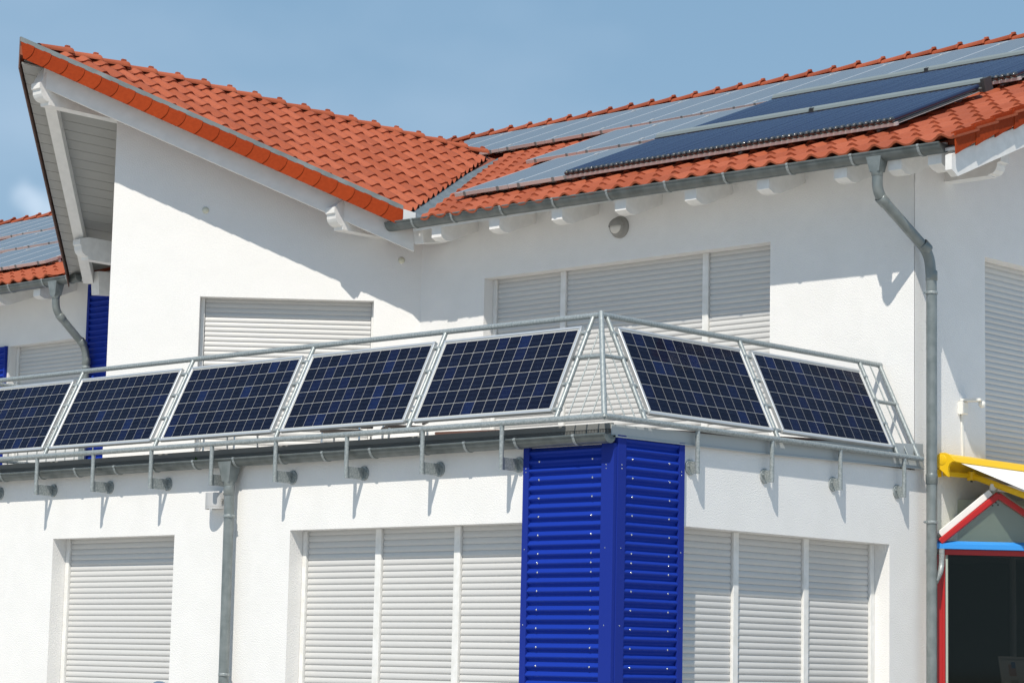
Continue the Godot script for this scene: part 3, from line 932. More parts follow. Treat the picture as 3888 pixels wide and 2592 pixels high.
func main_roof(H: Node3D) -> void:
	var zr := -11.36
	var g := MB.new()
	var e := -3.83
	var off := -0.045
	var xe := 0.90
	g.prism([Vector3(-6.297, ym(e) + off, e), Vector3(xe, ym(e) + off, e), Vector3(xe, ym(zr) + off, zr), Vector3(XT, ym(zr) + off, zr), Vector3(XT, ym(valley_z(XT)) + off, valley_z(XT) - 0.03)], Vector3(0, -0.05, 0))
	g.prism([Vector3(-12.45, ym(e) + off, e), Vector3(XT, ym(valley_z(XT)) + off, valley_z(XT) - 0.03), Vector3(XT, ym(zr) + off, zr), Vector3(-34, ym(zr) + off, zr), Vector3(-34, ym(e) + off, e)], Vector3(0, -0.05, 0))
	g.prism([Vector3(-34, ym(zr) + off, zr), Vector3(xe, ym(zr) + off, zr), Vector3(xe, 4.8, -19.4), Vector3(-34, 4.8, -19.4)], Vector3(0, -0.11, 0))
	var R := add(H, "main_roof", g.done(), M.deck)
	var across := Vector3.RIGHT
	var down := Vector3(0, -KM, 1).normalized()
	var b := Basis(across, down.cross(across), down)
	var vn := Vector3(-1.4543, 0, 1).normalized()
	var vp := Vector3(XT, 0, valley_z(XT)) - vn * 0.10
	var right_valley := Plane(vn, vn.dot(vp))
	var ln := Vector3(1.4543, 0, 1).normalized()
	var lp := Vector3(XT, 0, valley_z(XT)) - ln * 0.10
	var left_valley := Plane(ln, ln.dot(lp))
	var faces := tile_faces(0.395)
	var whole := faces_mesh(faces).done()
	var dz := 0.334
	var left := []
	for row in 23:
		var z := -3.655 - dz * row
		for col in 96:
			var x := 0.767 + 0.0444 - 0.2465 * col
			if x < XT + 3.3 and x > XT - 3.4 and z > -7.9 and absf(x - XT) * 1.4543 < (z - valley_z(XT)) - 0.6: continue
			if x < -20.5: continue
			# what lies well under the panels stays bare battens
			if z < -4.75 and z > -6.0 and x > -6.0 and x < -0.7: continue
			if z < -6.9 and z > -8.0 and x > -6.7 and x < 1.2: continue
			if z < -8.9 and z > -10.2: continue
			if x < -13.6 and z < -4.9: continue
			if z < -10.4 and x < -11.5: continue
			var xf := Transform3D(b, Vector3(x + rng.randf_range(-0.002, 0.002), ym(z) + rng.randf_range(-0.002, 0.002), z))
			var planes := [right_valley] if x > XT else [left_valley]
			var how := tile_count(faces, xf, planes)
			if how == 0: continue
			left.append([z * -1.0 + (6.0 if x < XT else 0.0), how, xf, planes])
	left.sort_custom(func(p, q): return p[0] < q[0])
	var rest := MB.new()
	var k := 0
	for t in left:
		if k < 300:
			var m: Material = M.clay[rng.randi() % M.clay.size()]
			if t[1] == 2: add(R, "roof_tile", whole, m, t[2])
			else:
				var q := faces_mesh(faces, t[2], t[3])
				if q.n == 0: continue
				add(R, "roof_tile", q.done(), m)
		else: add_faces(rest, faces, t[2], t[3] if t[1] == 1 else [])
		k += 1
	if rest.n > 0:
		var o := add(R, "far_roof_tile", rest.done(), M.clay[1])
		o.set_meta("kind", "stuff")
	ridge_caps(R, Vector3(0.84, ym(zr) + 0.05, zr), Vector3.LEFT, 80, 0.4015)
	for sx in [[-6.3, 0.86], [-34.0, -12.35]]:
		var q := MB.new()
		q.prism([Vector3(sx[0], ym(-3.76) - 0.105, -3.76), Vector3(sx[1], ym(-3.76) - 0.105, -3.76), Vector3(sx[1], ym(-4.5) - 0.105, -4.5), Vector3(sx[0], ym(-4.5) - 0.105, -4.5)], Vector3(0, -0.03, 0))
		add(R, "eaves_soffit", q.done(), M.board)
	# rafter tails
	for x in [-5.935, -5.045, -4.125, -3.235, -2.30, -1.38, -0.45, 0.175, 0.62, -13.4, -14.3, -15.2, -16.1]:
		var q := MB.new()
		var zt := -3.77
		var last: bool = x > 0.6
		var ps := [Vector3(x, 4.86, zt), Vector3(x, 4.715, zt), Vector3(x, 4.685, zt - 0.07)]
		ps.append(Vector3(x, 4.685 + 0.0 if not last else 4.665, zt - 0.16))
		ps.append(Vector3(x, 4.685 + KM * 0.5, zt - 0.66)); ps.append(Vector3(x, 4.86 + KM * 0.62, zt - 0.66))
		for i in ps.size(): ps[i] -= Vector3(0.075, 0, 0)
		q.prism(ps, Vector3(0.15, 0, 0))
		add(R, "rafter_tail", q.done(), M.board)
	g = MB.new()
	for s in [[-6.3, 0.74], [-34.0, -12.4]]:
		g.bar(Vector3(s[0], 4.895, -3.79), Vector3(s[1], 4.88, -3.79), 0.03, 0.06, Vector3.UP, 0.002)
	add(R, "eaves_board", g.done(), M.board)
	# right verge: clay side pieces over a white barge board, purlin ends below
	for row in 14:
		var z := -3.66 - dz * row
		var q := MB.new()
		q.prism([Vector3(0.905, ym(z) + 0.045, z), Vector3(0.905, ym(z - 0.40) + 0.02, z - 0.40), Vector3(0.905, ym(z - 0.40) - 0.12, z - 0.40), Vector3(0.905, ym(z) - 0.155, z - 0.015)], Vector3(0.014 + 0.006 * (row % 2), 0, 0))
		q.prism([Vector3(0.87, ym(z) + 0.035, z), Vector3(0.87, ym(z - 0.40) + 0.012, z - 0.40), Vector3(0.904, ym(z - 0.40) + 0.02, z - 0.40), Vector3(0.904, ym(z) + 0.045, z)], Vector3(0, 0.012, 0))
		add(R, "verge_tile", q.done(), M.clay_edge[rng.randi() % 3])
	g = MB.new()
	var p0 := Vector3(0.865, ym(-3.68) - 0.16, -3.68)
	var run := Vector3(0, KM, -1)
	g.prism([p0, p0 + run * 7, p0 + run * 7 - Vector3(0, 0.19, 0), p0 + Vector3(0, -0.19, -0.1), p0 - Vector3(0, 0.14, 0)], Vector3(-0.07, 0, 0))
	add(R, "barge_board", g.done(), M.board)
	for s in [[-4.95, 4.80]]:
		var q := MB.new()
		var ps := []
		for v in [[-0.05, 0.40], [0.62, 0.40], [0.64, 0.25], [0.64, 0.125], [0.60, 0.118], [0.60, 0.09], [0.585, 0.05], [0.55, 0.02], [0.50, 0.012], [0.50, 0.0], [-0.05, 0.0]]:
			ps.append(Vector3(v[0], s[1] + v[1], s[0] - 0.075))
		q.prism(ps, Vector3(0, 0, 0.15))
		add(R, "purlin", q.done(), M.board)

# ------------------------------------------------------------------ railing
func rail_v(z: float, t: float) -> Vector3: return Vector3(0.083 - 0.455 * t, RAIL_LOW + 0.922 * t, z)
func rail_u(x: float, t: float) -> Vector3: return Vector3(x, RAIL_LOW + 0.922 * t, 0.222 - 0.455 * t)
const U_POSTS := [-0.454, -2.211, -3.963, -5.745, -7.539, -9.29]
const V_POSTS := [-0.301, -2.114, -3.97]

func build_railing() -> void:
	var T := thing("terrace_railing", "galvanised tube railing leaning inwards round the corner of the roof terrace", "railing", Vector3(-4, 1.6, 0.1))
	var g := MB.new(); g.tube([rail_u(-9.32, 1), rail_u(-0.372, 1)], 0.0255, 14); add(T, "top_rail", g.done(), M.galv)
	g = MB.new(); g.tube([rail_v(-0.233, 1), rail_v(-4.33, 1)], 0.0255, 14); add(T, "top_rail", g.done(), M.galv)
	g = MB.new(); g.tube([rail_u(-9.32, 0), rail_u(0.083, 0)], 0.0255, 14); add(T, "bottom_rail", g.done(), M.galv)
	g = MB.new(); g.tube([rail_v(0.222, 0), rail_v(-4.36, 0)], 0.0255, 14); add(T, "bottom_rail", g.done(), M.galv)
	g = MB.new(); g.tube([Vector3(-0.372, 2.98, -0.233), Vector3(0.083, 2.02, 0.222)], 0.0235, 14); add(T, "corner_post", g.done(), M.galv)
	for x in U_POSTS:
		g = MB.new(); g.tube([rail_u(x, 0.985), rail_u(x, 0.01)], 0.021, 12); var p := add(T, "post", g.done(), M.galv)
		for t in [0.83, 0.59, 0.335, 0.095]:
			g = MB.new(); g.tube([rail_u(x - 0.072, t), rail_u(x + 0.072 if x < -0.5 else x + 0.02, t)], 0.0195, 10); add(p, "stub", g.done(), M.galv)
	for z in V_POSTS:
		g = MB.new(); g.tube([rail_v(z, 0.985), rail_v(z, 0.01)], 0.021, 12); var p := add(T, "post", g.done(), M.galv)
		for t in [0.83, 0.59, 0.335, 0.095]:
			g = MB.new(); g.tube([rail_v(z + (0.072 if z < -0.5 else 0.02), t), rail_v(z - (0.072 if z > -3.5 else 0.02), t)], 0.0195, 10); add(p, "stub", g.done(), M.galv)
	g = MB.new(); g.tube([rail_v(-4.31, 0.99), rail_v(-4.31, 0.0)], 0.0225, 12); add(T, "post", g.done(), M.galv)
	g = MB.new(); g.tube([rail_v(-3.95, 0.575), rail_v(-4.33, 0.575)], 0.0195, 10); add(T, "middle_rail", g.done(), M.galv)
	g = MB.new(); g.tube([rail_v(-4.14, 0.98), rail_v(-4.14, 0.02)], 0.0075, 6); add(T, "infill_rod", g.done(), M.galv)
	g = MB.new(); g.tube(arc(rail_v(-4.36, 1.0) + Vector3(0.0, 0.05, 0.012), Vector3(0, 0, -1), Vector3.DOWN, 0.05, -0.3, 1.5, 6), 0.008, 6); add(T, "hook", g.done(), M.galv)
	# short mid rails at the corner and the rods in the triangles
	var ct := 0.59
	var cm := Vector3(-0.372, 2.957, -0.233).lerp(Vector3(0.083, 2.035, 0.222), 1.0 - ct)
	g = MB.new(); g.tube([rail_u(-0.52, ct), cm], 0.0195, 10); add(T, "middle_rail", g.done(), M.galv)
	g = MB.new(); g.tube([rail_v(-0.37, ct), cm], 0.0195, 10); add(T, "middle_rail", g.done(), M.galv)
	for i in 3:
		var f := 0.13 * (i + 1)
		var x := -0.454 + f
		var tmax := clampf((0.083 - x) / 0.455, 0, 0.97)
		g = MB.new(); g.tube([rail_u(x, 0.0), rail_u(x, tmax)], 0.0065, 6); add(T, "infill_rod", g.done(), M.galv)
		var z := -0.301 + f
		tmax = clampf((0.222 - z) / 0.455, 0, 0.97)
		g = MB.new(); g.tube([rail_v(z, 0.0), rail_v(z, tmax)], 0.0065, 6); add(T, "infill_rod", g.done(), M.galv)
	# brackets to the wall
	for x in [-9.53, -8.59, -7.65, -6.706, -5.78, -4.863, -3.947, -2.982, -2.016, -1.064]:
		bracket(T, Vector3(x, 1.70, 0.0), Vector3.BACK, 0.222, 1.643)
	for z in [-0.984, -2.021, -3.042, -4.062]:
		bracket(T, Vector3(0.0, 1.708, z), Vector3.RIGHT, 0.083, 1.652)

func bracket(T: Node3D, wall: Vector3, n: Vector3, reach: float, low: float) -> void:
	var p := wall + n * reach
	var g := MB.new()
	g.tube([Vector3(p.x, RAIL_LOW, p.z), Vector3(p.x, low, p.z)], 0.0205, 12)
	var b := add(T, "bracket", g.done(), M.galv)
	g = MB.new()
	g.lathe(wall + n * 0.002, n, [[0.066, 0.0], [0.066, 0.008], [0.063, 0.011], [0.0, 0.011]], 22, -1)
	add(b, "wall_disc", g.done(), M.galv)
	g = MB.new()
	var side := n.cross(Vector3.UP)
	var q := wall + n * 0.012 - side * 0.004
	var r := wall + n * (reach - 0.016) - side * 0.004
	g.prism([Vector3(q.x, low + 0.0, q.z) + n * 0.02, Vector3(q.x, low + 0.025, q.z), Vector3(q.x, low + 0.105, q.z), Vector3(r.x, low + 0.105, r.z), Vector3(r.x, low, r.z)], side * 0.009)
	add(b, "arm_plate", g.done(), M.galv)
	for s in [-1.0, 1.0]:
		g = MB.new()
		g.lathe(wall + n * 0.012 + side * 0.036 * s + Vector3(0, 0.01, 0), n, [[0.011, 0.0], [0.011, 0.008], [0.006, 0.009], [0.006, 0.016], [0.0, 0.017]], 6, -1)
		add(b, "bolt", g.done(), M.galv)

# ------------------------------------------------------------------ solar modules in the railing
func make_module(called: String, label: String, w: float, h: float) -> Node3D:      # local: x across, y up the slope, z out; front at z = 0
	var t := thing(called, label, "solar panel", Vector3.ZERO, "solar panels in the terrace railing")
	var f := 0.023
	var g := MB.new()
	var dz := -0.019
	g.bar(Vector3(-w / 2, f / 2, dz), Vector3(w / 2, f / 2, dz), 0.038, f, Vector3.UP, 0.0025)
	g.bar(Vector3(-w / 2, h - f / 2, dz), Vector3(w / 2, h - f / 2, dz), 0.038, f, Vector3.UP, 0.0025)
	g.bar(Vector3(-w / 2 + f / 2, f, dz), Vector3(-w / 2 + f / 2, h - f, dz), 0.038, f, Vector3.RIGHT, 0.0025)
	g.bar(Vector3(w / 2 - f / 2, f, dz), Vector3(w / 2 - f / 2, h - f, dz), 0.038, f, Vector3.RIGHT, 0.0025)
	add(t, "frame", g.done(), M.alu)
	g = MB.new(); g.box(Vector3(0, h / 2, -0.010), Vector3(w - 2 * f + 0.004, h - 2 * f + 0.004, 0.003)); add(t, "backsheet", g.done(), M.backsheet)
	var nx := 12
	var ny := 6
	var mx := 0.012
	var pw := (w - 2 * f - 2 * mx) / nx
	var ph := (h - 2 * f - 2 * mx) / ny
	g = MB.new()
	var cw := pw - 0.0042
	var ch := ph - 0.0048
	var c := 0.006
	# square cell, slightly raised, printed face
	g.quad_uv(Vector3(-cw / 2, -ch / 2, 0.0015), Vector3(cw / 2, -ch / 2, 0.0015), Vector3(cw / 2, ch / 2, 0.0015), Vector3(-cw / 2, ch / 2, 0.0015))
	g.quad(Vector3(-cw / 2, -ch / 2, 0), Vector3(cw / 2, -ch / 2, 0), Vector3(cw / 2, -ch / 2, 0.0015), Vector3(-cw / 2, -ch / 2, 0.0015))
	g.quad(Vector3(cw / 2, ch / 2, 0), Vector3(-cw / 2, ch / 2, 0), Vector3(-cw / 2, ch / 2, 0.0015), Vector3(cw / 2, ch / 2, 0.0015))
	var cell := g.done()
	for j in ny:
		for i in nx:
			var roll := rng.randf()
			var m: Material = M.cell[0 if roll < 0.34 else (1 if roll < 0.6 else (2 if roll < 0.74 else (5 if roll < 0.88 else (3 if roll < 0.965 else 4))))]
			add(t, "cell", cell, m, Transform3D(Basis.IDENTITY, Vector3(-w / 2 + f + mx + pw * (i + 0.5), f + mx + ph * (j + 0.5), -0.0084)))
	g = MB.new(); g.box(Vector3(0, h / 2, -0.0035), Vector3(w - 2 * f + 0.002, h - 2 * f + 0.002, 0.003)); add(t, "glass_pane", g.done(), M.pane)
	g = MB.new(); g.box(Vector3(0, h * 0.8, -0.026), Vector3(0.14, 0.12, 0.025)); add(t, "junction_box", g.done(), M.dark_metal)
	return t

func build_modules() -> void:
	var L := sqrt(0.455 * 0.455 + 0.922 * 0.922)
	var up_u := Vector3(0, 0.922, -0.455) / L
	var bu := Basis(Vector3.RIGHT, up_u, Vector3.RIGHT.cross(up_u))
	var up_v := Vector3(-0.455, 0.922, 0) / L
	var bv := Basis(Vector3(0, 0, -1), up_v, Vector3(0, 0, -1).cross(up_v))
	var labels := ["solar panel in the long railing, next to the corner post", "second solar panel from the corner in the long railing", "middle one of the five solar panels in the long railing", "fourth solar panel from the corner in the long railing", "solar panel cut off by the left edge of the picture"]
	for i in 5:
		var xm: float = (U_POSTS[i] + U_POSTS[i + 1]) / 2
		var t := make_module("solar_panel", labels[i], 1.638, 0.845)
		t.transform = Transform3D(bu, rail_u(xm, 0.062) + bu.z * 0.036 + Vector3(0.005, 0, 0))
	var lv := ["solar panel in the short side railing, nearest the corner post", "solar panel at the far end of the short side railing"]
	for i in 2:
		var zm: float = (V_POSTS[i] + V_POSTS[i + 1]) / 2
		var t := make_module("solar_panel", lv[i], 1.69, 0.845)
		t.transform = Transform3D(bv, rail_v(zm, 0.062) + bv.z * 0.036 + Vector3(0, 0, 0.012))

# ------------------------------------------------------------------ roof modules
func roof_frame(x: float, z: float, up: float) -> Transform3D:     # local: x across, y up the slope, z out of the roof
	var s := Vector3(0, KM, -1).normalized()
	return Transform3D(Basis(Vector3.RIGHT, s, Vector3.RIGHT.cross(s)), Vector3(x, ym(z) + up, z))

func build_roof_modules() -> void:
	var rows := [[-4.46, -6.2], [-6.5, -8.2], [-8.46, -10.52]]
	var w := 0.845
	var sets := [
		[0, -6.36, 2, "lowest row by the valley"],
		[1, -7.16, 3, "middle row behind the tube collectors"],
		[2, -12.04, 16, "top row under the main ridge"],
		[0, -17.6, 4, "lowest row behind the pointed gable"],
		[1, -20.2, 4, "middle row behind the pointed gable"],
		[2, -24.0, 5, "top row behind the pointed gable"]]
	var words := ["first", "second", "third", "fourth", "fifth", "sixth", "seventh", "eighth", "ninth", "tenth", "eleventh", "twelfth", "thirteenth", "fourteenth", "fifteenth", "sixteenth"]
	for s in sets:
		var r: Array = rows[s[0]]
		var L: float = (r[0] - r[1]) * sqrt(1 + KM * KM)
		for i in s[2]:
			var t := thing("photovoltaic_module", "roof solar panel, %s from the left, %s" % [words[i], s[3]], "solar panel", Vector3.ZERO, "solar panels laid on the main roof")
			t.transform = roof_frame(s[1] + w * (i + 0.5), r[0], 0.13)
			var f := 0.013
			var ww := w - 0.01
			var g := MB.new()
			g.bar(Vector3(-ww / 2, f / 2, -0.02), Vector3(ww / 2, f / 2, -0.02), 0.045, f, Vector3.UP, 0.002)
			g.bar(Vector3(-ww / 2, L - f / 2, -0.02), Vector3(ww / 2, L - f / 2, -0.02), 0.045, f, Vector3.UP, 0.002)
			g.bar(Vector3(-ww / 2 + f / 2, f, -0.02), Vector3(-ww / 2 + f / 2, L - f, -0.02), 0.045, f, Vector3.RIGHT, 0.002)
			g.bar(Vector3(ww / 2 - f / 2, f, -0.02), Vector3(ww / 2 - f / 2, L - f, -0.02), 0.045, f, Vector3.RIGHT, 0.002)
			add(t, "frame", g.done(), M.alu, t.transform)
			g = MB.new()
			var a := ww / 2 - f + 0.002
			g.quad_uv(Vector3(-a, f - 0.002, 0.0), Vector3(a, f - 0.002, 0.0), Vector3(a, L - f + 0.002, 0.0), Vector3(-a, L - f + 0.002, 0.0))
			g.quad(Vector3(a, f - 0.002, -0.006), Vector3(-a, f - 0.002, -0.006), Vector3(-a, L - f + 0.002, -0.006), Vector3(a, L - f + 0.002, -0.006))
			add(t, "glass_pane", g.done(), M.roof_module, t.transform)
			for y in [0.25, L - 0.25]:
				g = MB.new(); g.box(Vector3(w / 2, y, -0.001), Vector3(0.04, 0.06, 0.016), Basis.IDENTITY, 0.003); add(t, "clamp", g.done(), M.alu_soft, t.transform)
				g = MB.new(); g.bar(Vector3(-w / 2 + 0.002, y, -0.066), Vector3(w / 2 - 0.002, y, -0.066), 0.04, 0.035, Vector3.UP, 0.002); add(t, "mounting_rail", g.done(), M.alu_soft, t.transform)
			for x in [-0.26, 0.26]:
				g = MB.new(); g.bar(Vector3(x, 0.0, -0.02), Vector3(x, -0.008, -0.02), 0.032, 0.05, Vector3.BACK, 0.002); add(t, "end_clip", g.done(), M.zinc, t.transform)

# ------------------------------------------------------------------ vacuum tube collectors
func build_collectors() -> void:
	var tube_len := 1.70
	var n := 30
	var sp := 0.0725
	var caps := MB.new()
	caps.lathe(Vector3.ZERO, Vector3.UP, [[0.029, 0.0], [0.029, tube_len]], 10)
	var tube := caps.done()
	var tipm := MB.new()
	tipm.lathe(Vector3.ZERO, Vector3.DOWN, [[0.030, -0.03], [0.030, 0.0], [0.027, 0.014], [0.018, 0.027], [0.008, 0.032], [0.0, 0.034]], 10)
	var tip := tipm.done()
	var spots := [[-4.66, -4.44, "left vacuum tube collector of the lower pair on the roof"], [-2.49, -4.44, "right vacuum tube collector of the lower pair on the roof"], [-4.55, -6.50, "left vacuum tube collector of the upper pair on the roof"], [-2.36, -6.50, "right vacuum tube collector of the upper pair on the roof"]]
	for s in spots:
		var t := thing("tube_collector", s[2], "solar collector", Vector3.ZERO, "vacuum tube collectors on the main roof")
		t.transform = roof_frame(s[0], s[1], 0.155)
		var F := t.transform
		for i in n:
			var x := sp * (i + 0.5)
			var o := add(t, "tube", tube, M.tube, F * Transform3D(Basis.IDENTITY, Vector3(x, 0.03, rng.randf_range(-0.002, 0.002))))
			add(o, "tube_tip", tip, M.tube_tip, F * Transform3D(Basis.IDENTITY, Vector3(x, 0.03, 0)))
		var W := sp * n
		var g := MB.new()
		var prof := [Vector2(0, -0.06), Vector2(0, 0.03), Vector2(0.02, 0.062), Vector2(0.06, 0.078), Vector2(0.11, 0.07), Vector2(0.14, 0.03), Vector2(0.14, -0.06)]
		var ps := []
		for p in prof: ps.append(Vector3(-0.01, 1.72 + p.x, p.y))
		g.prism(ps, Vector3(W + 0.02, 0, 0))
		add(t, "header", g.done(), M.header, F)
		g = MB.new()
		g.bar(Vector3(-0.01, 1.714, 0.012), Vector3(W + 0.01, 1.714, 0.012), 0.05, 0.012, Vector3.UP, 0.001)
		add(t, "header_groove", g.done(), M.dark_metal, F)
		g = MB.new()
		g.bar(Vector3(-0.01, 1.706, -0.02), Vector3(W + 0.01, 1.706, -0.02), 0.014, 0.03, Vector3.UP, 0.002)
		add(t, "header_lip", g.done(), M.header, F)
		g = MB.new()
		g.box(Vector3(W + 0.03, 1.79, 0.0), Vector3(0.05, 0.15, 0.14), Basis.IDENTITY, 0.006)
		add(t, "end_bracket", g.done(), M.dark_metal, F)
		g = MB.new()
		g.bar(Vector3(0.0, 0.07, -0.05), Vector3(W, 0.07, -0.05), 0.035, 0.06, Vector3.UP, 0.003)
		add(t, "foot_rail", g.done(), M.alu_soft, F)
		g = MB.new()
		g.box(Vector3(W / 2, 0.88, -0.052), Vector3(W, 1.60, 0.004))
		add(t, "reflector_sheet", g.done(), M.alu, F)
		for x in [0.25, W - 0.2]:
			g = MB.new(); g.bar(Vector3(x, 0.02, -0.085), Vector3(x, 1.7, -0.085), 0.035, 0.02, Vector3.BACK, 0.003); add(t, "support", g.done(), M.dark_metal, F)
		for i in range(2, n, 1):
			if i % 2 == 0: continue
			g = MB.new(); g.box(Vector3(sp * i, 0.20, 0.012), Vector3(0.03, 0.035, 0.012)); add(t, "tube_clip", g.done(), M.dark_metal, F)

# ------------------------------------------------------------------ other things
func build_balustrade() -> void:
	var T := thing("terrace_balustrade", "vertical bar balustrade closing the terrace end before the pointed gable", "railing", Vector3(-9.3, 2.0, -1.0))
	var g := MB.new(); g.tube([Vector3(-9.3, RAIL_TOP - 0.01, -0.25), Vector3(-9.3, RAIL_TOP - 0.01, -1.80)], 0.0225, 12); add(T, "top_rail", g.done(), M.galv)
	g = MB.new(); g.tube([Vector3(-9.3, 2.10, 0.18), Vector3(-9.3, 2.12, -1.80)], 0.017, 10); add(T, "bottom_rail", g.done(), M.galv)
	for i in 15:
		var z := -0.063 - 0.127 * i
		if z < -1.8: break
		g = MB.new(); g.tube([Vector3(-9.3, 1.96, z), Vector3(-9.3, RAIL_TOP - 0.02 if z < -0.24 else RAIL_LOW + 0.9 * (0.2 - z) / 0.455, z)], 0.0065, 6); add(T, "bar", g.done(), M.galv)

func build_small_things() -> void:
	# round bulkhead lamp on the upper wall
	var t := thing("bulkhead_lamp", "round grey bulkhead lamp with hooded glass high on the wall", "wall lamp", Vector3(-3.737, 4.67, D))
	var n := Vector3.BACK
	var c := Vector3(-3.737, 4.675, D)
	var g := MB.new()
	g.lathe(c, n, [[0.118, 0.0], [0.118, 0.03], [0.108, 0.04], [0.100, 0.04], [0.096, 0.075], [0.085, 0.088], [0.0, 0.088]], 32)
	add(t, "base", g.done(), M.plastic_grey)
	# glass below, hood over the upper half
	for part in [["glass_cover", -0.5 * PI, 0.09, 0.088, 0.052, M.plastic_glass], ["hood", 0.06, 0.104, 0.1, 0.078, M.plastic_grey]]:
		g = MB.new()
		for i in 10:
			for j in 20:
				var p := []
				for e in [[i, j], [i, j + 1], [i + 1, j + 1], [i + 1, j]]:
					var la: float = lerpf(part[1], PI * 0.5, e[0] / 10.0)
					var lo: float = PI * e[1] / 20.0
					p.append(c + Vector3(cos(la) * cos(lo) * part[2], sin(la) * part[3] - 0.004, 0.06 + maxf(cos(la), 0.0) * sin(lo) * part[4] * (1.0 if part[0] == "hood" else 1.05)))
				g.quad(p[1], p[0], p[3], p[2], 1)
		add(t, part[0], g.done(), part[5])
	# half-round wall light beside the downpipe
	t = thing("wall_lamp", "silver half-round wall light beside the downpipe of the lower wall", "wall lamp", Vector3(-4.99, 1.51, 0))
	g = MB.new()
	var pts := arc(Vector3(-4.985, 1.43, 0.03), Vector3.LEFT, Vector3.BACK, 0.115, 0.0, PI, 18)
	pts.append(Vector3(-4.87, 1.43, 0.002)); pts.append(Vector3(-5.10, 1.43, 0.002))
	for i in pts.size() - 1:
		g.quad(pts[i + 1], pts[i], pts[i] + Vector3(0, 0.155, 0), pts[i + 1] + Vector3(0, 0.155, 0), 1 if i < 18 else -1)
	var inner := MB.new()
	inner.prism(pts, Vector3(0, 0.004, 0))
	add(t, "shade", g.done(), M.lamp_shade)
	var lid := add(t, "diffuser", inner.done(), M.plastic_glass)
	lid.position += Vector3(0, 0.02, 0)
	for i in 3:
		g = MB.new(); g.bar(Vector3(-4.868, 1.485 + 0.018 * i, 0.01), Vector3(-4.868, 1.485 + 0.018 * i, 0.08), 0.006, 0.007, Vector3.UP, 0.001); add(t, "rib", g.done(), M.plastic_grey)
	# two ivory caps on the pointed gable
	var nn := Vector3(1, 0, 1).normalized()
	for e in [[Vector3(-8.531, 5.134, -2.589), "round ivory vent cover in the upper middle of the pointed gable wall"], [Vector3(-6.924, 4.61, -4.196), "round ivory vent cover low beside the inner wall corner"]]:
		t = thing("vent_cover", e[1], "vent cover", e[0], "ivory caps on the gable wall")
		g = MB.new(); g.lathe(e[0] + nn * 0.002, nn, [[0.037, 0.0], [0.037, 0.007], [0.033, 0.012], [0.0, 0.013]], 20); add(t, "cover", g.done(), M.ivory)
		g = MB.new(); g.lathe(e[0] + nn * 0.001, nn, [[0.041, 0.0], [0.041, 0.003], [0.0, 0.003]], 20); add(t, "rim", g.done(), M.plastic_white)
	# movement sensor lamp on the side wall
	t = thing("sensor_lamp", "white movement sensor on an arm with a cable duct above the yellow awning", "sensor", Vector3(0, 2.1, -5.18))
	g = MB.new(); g.box(Vector3(0.03, 2.595, -5.15), Vector3(0.06, 0.125, 0.09), Basis.IDENTITY, 0.012); add(t, "housing", g.done(), M.plastic_white)
	g = MB.new(); g.box(Vector3(0.10, 2.672, -5.20), Vector3(0.20, 0.024, 0.13), Basis.from_euler(Vector3(0, 0.35, 0)), 0.006); add(t, "arm", g.done(), M.plastic_white)
	g = MB.new(); g.lathe(Vector3(0.17, 2.665, -5.27), Vector3.DOWN, [[0.022, 0.0], [0.034, 0.012], [0.034, 0.04], [0.02, 0.06], [0.0, 0.066]], 14); add(t, "sensor_head", g.done(), M.plastic_white)
	g = MB.new(); g.bar(Vector3(0.008, 2.10, -5.185), Vector3(0.008, 2.54, -5.165), 0.03, 0.016, Vector3.RIGHT, 0.002); add(t, "cable_duct", g.done(), M.plastic_white)
	# round top of a post in front of the lower wall
	t = thing("bollard", "round bluish top of a post at the bottom edge before the lower shutter", "bollard", Vector3(-4.543, GROUND, 1.0))
	g = MB.new(); g.lathe(Vector3(-4.543, GROUND, 1.0), Vector3.UP, [[0.07, 0.0], [0.07, 1.35]], 20); add(t, "post", g.done(), M.galv)
	g = MB.new(); g.lathe(Vector3(-4.543, GROUND + 1.333, 1.0), Vector3.UP, [[0.075, 0.0], [0.078, 0.02], [0.074, 0.05], [0.055, 0.076], [0.03, 0.088], [0.0, 0.091]], 24); add(t, "cap", g.done(), M.globe)
	# weeds in the gutter
	for e in [[Vector3(-5.3, 1.90, 0.06), "tiny green weed growing in the lower gutter left of the outlet", 9], [Vector3(-6.86, 1.895, 0.05), "tiny green weed in the lower gutter behind a railing bracket", 5]]:
		t = thing("weed", e[1], "weed", e[0])
		for i in e[2]:
			g = MB.new()
			var a := rng.randf() * TAU
			var l := rng.randf_range(0.03, 0.06)
			var dirv := Vector3(cos(a), rng.randf_range(0.6, 1.4), sin(a)).normalized()
			var sd := dirv.cross(Vector3.UP).normalized() * 0.009
			var m: Vector3 = e[0] + dirv * l * 0.55
			g.tri(e[0], m + sd, e[0] + dirv * l); g.tri(e[0], e[0] + dirv * l, m - sd)
			g.tri(e[0], e[0] + dirv * l, m + sd + Vector3(0, 0.002, 0))
			add(t, "leaf", g.done(), M.leaf)

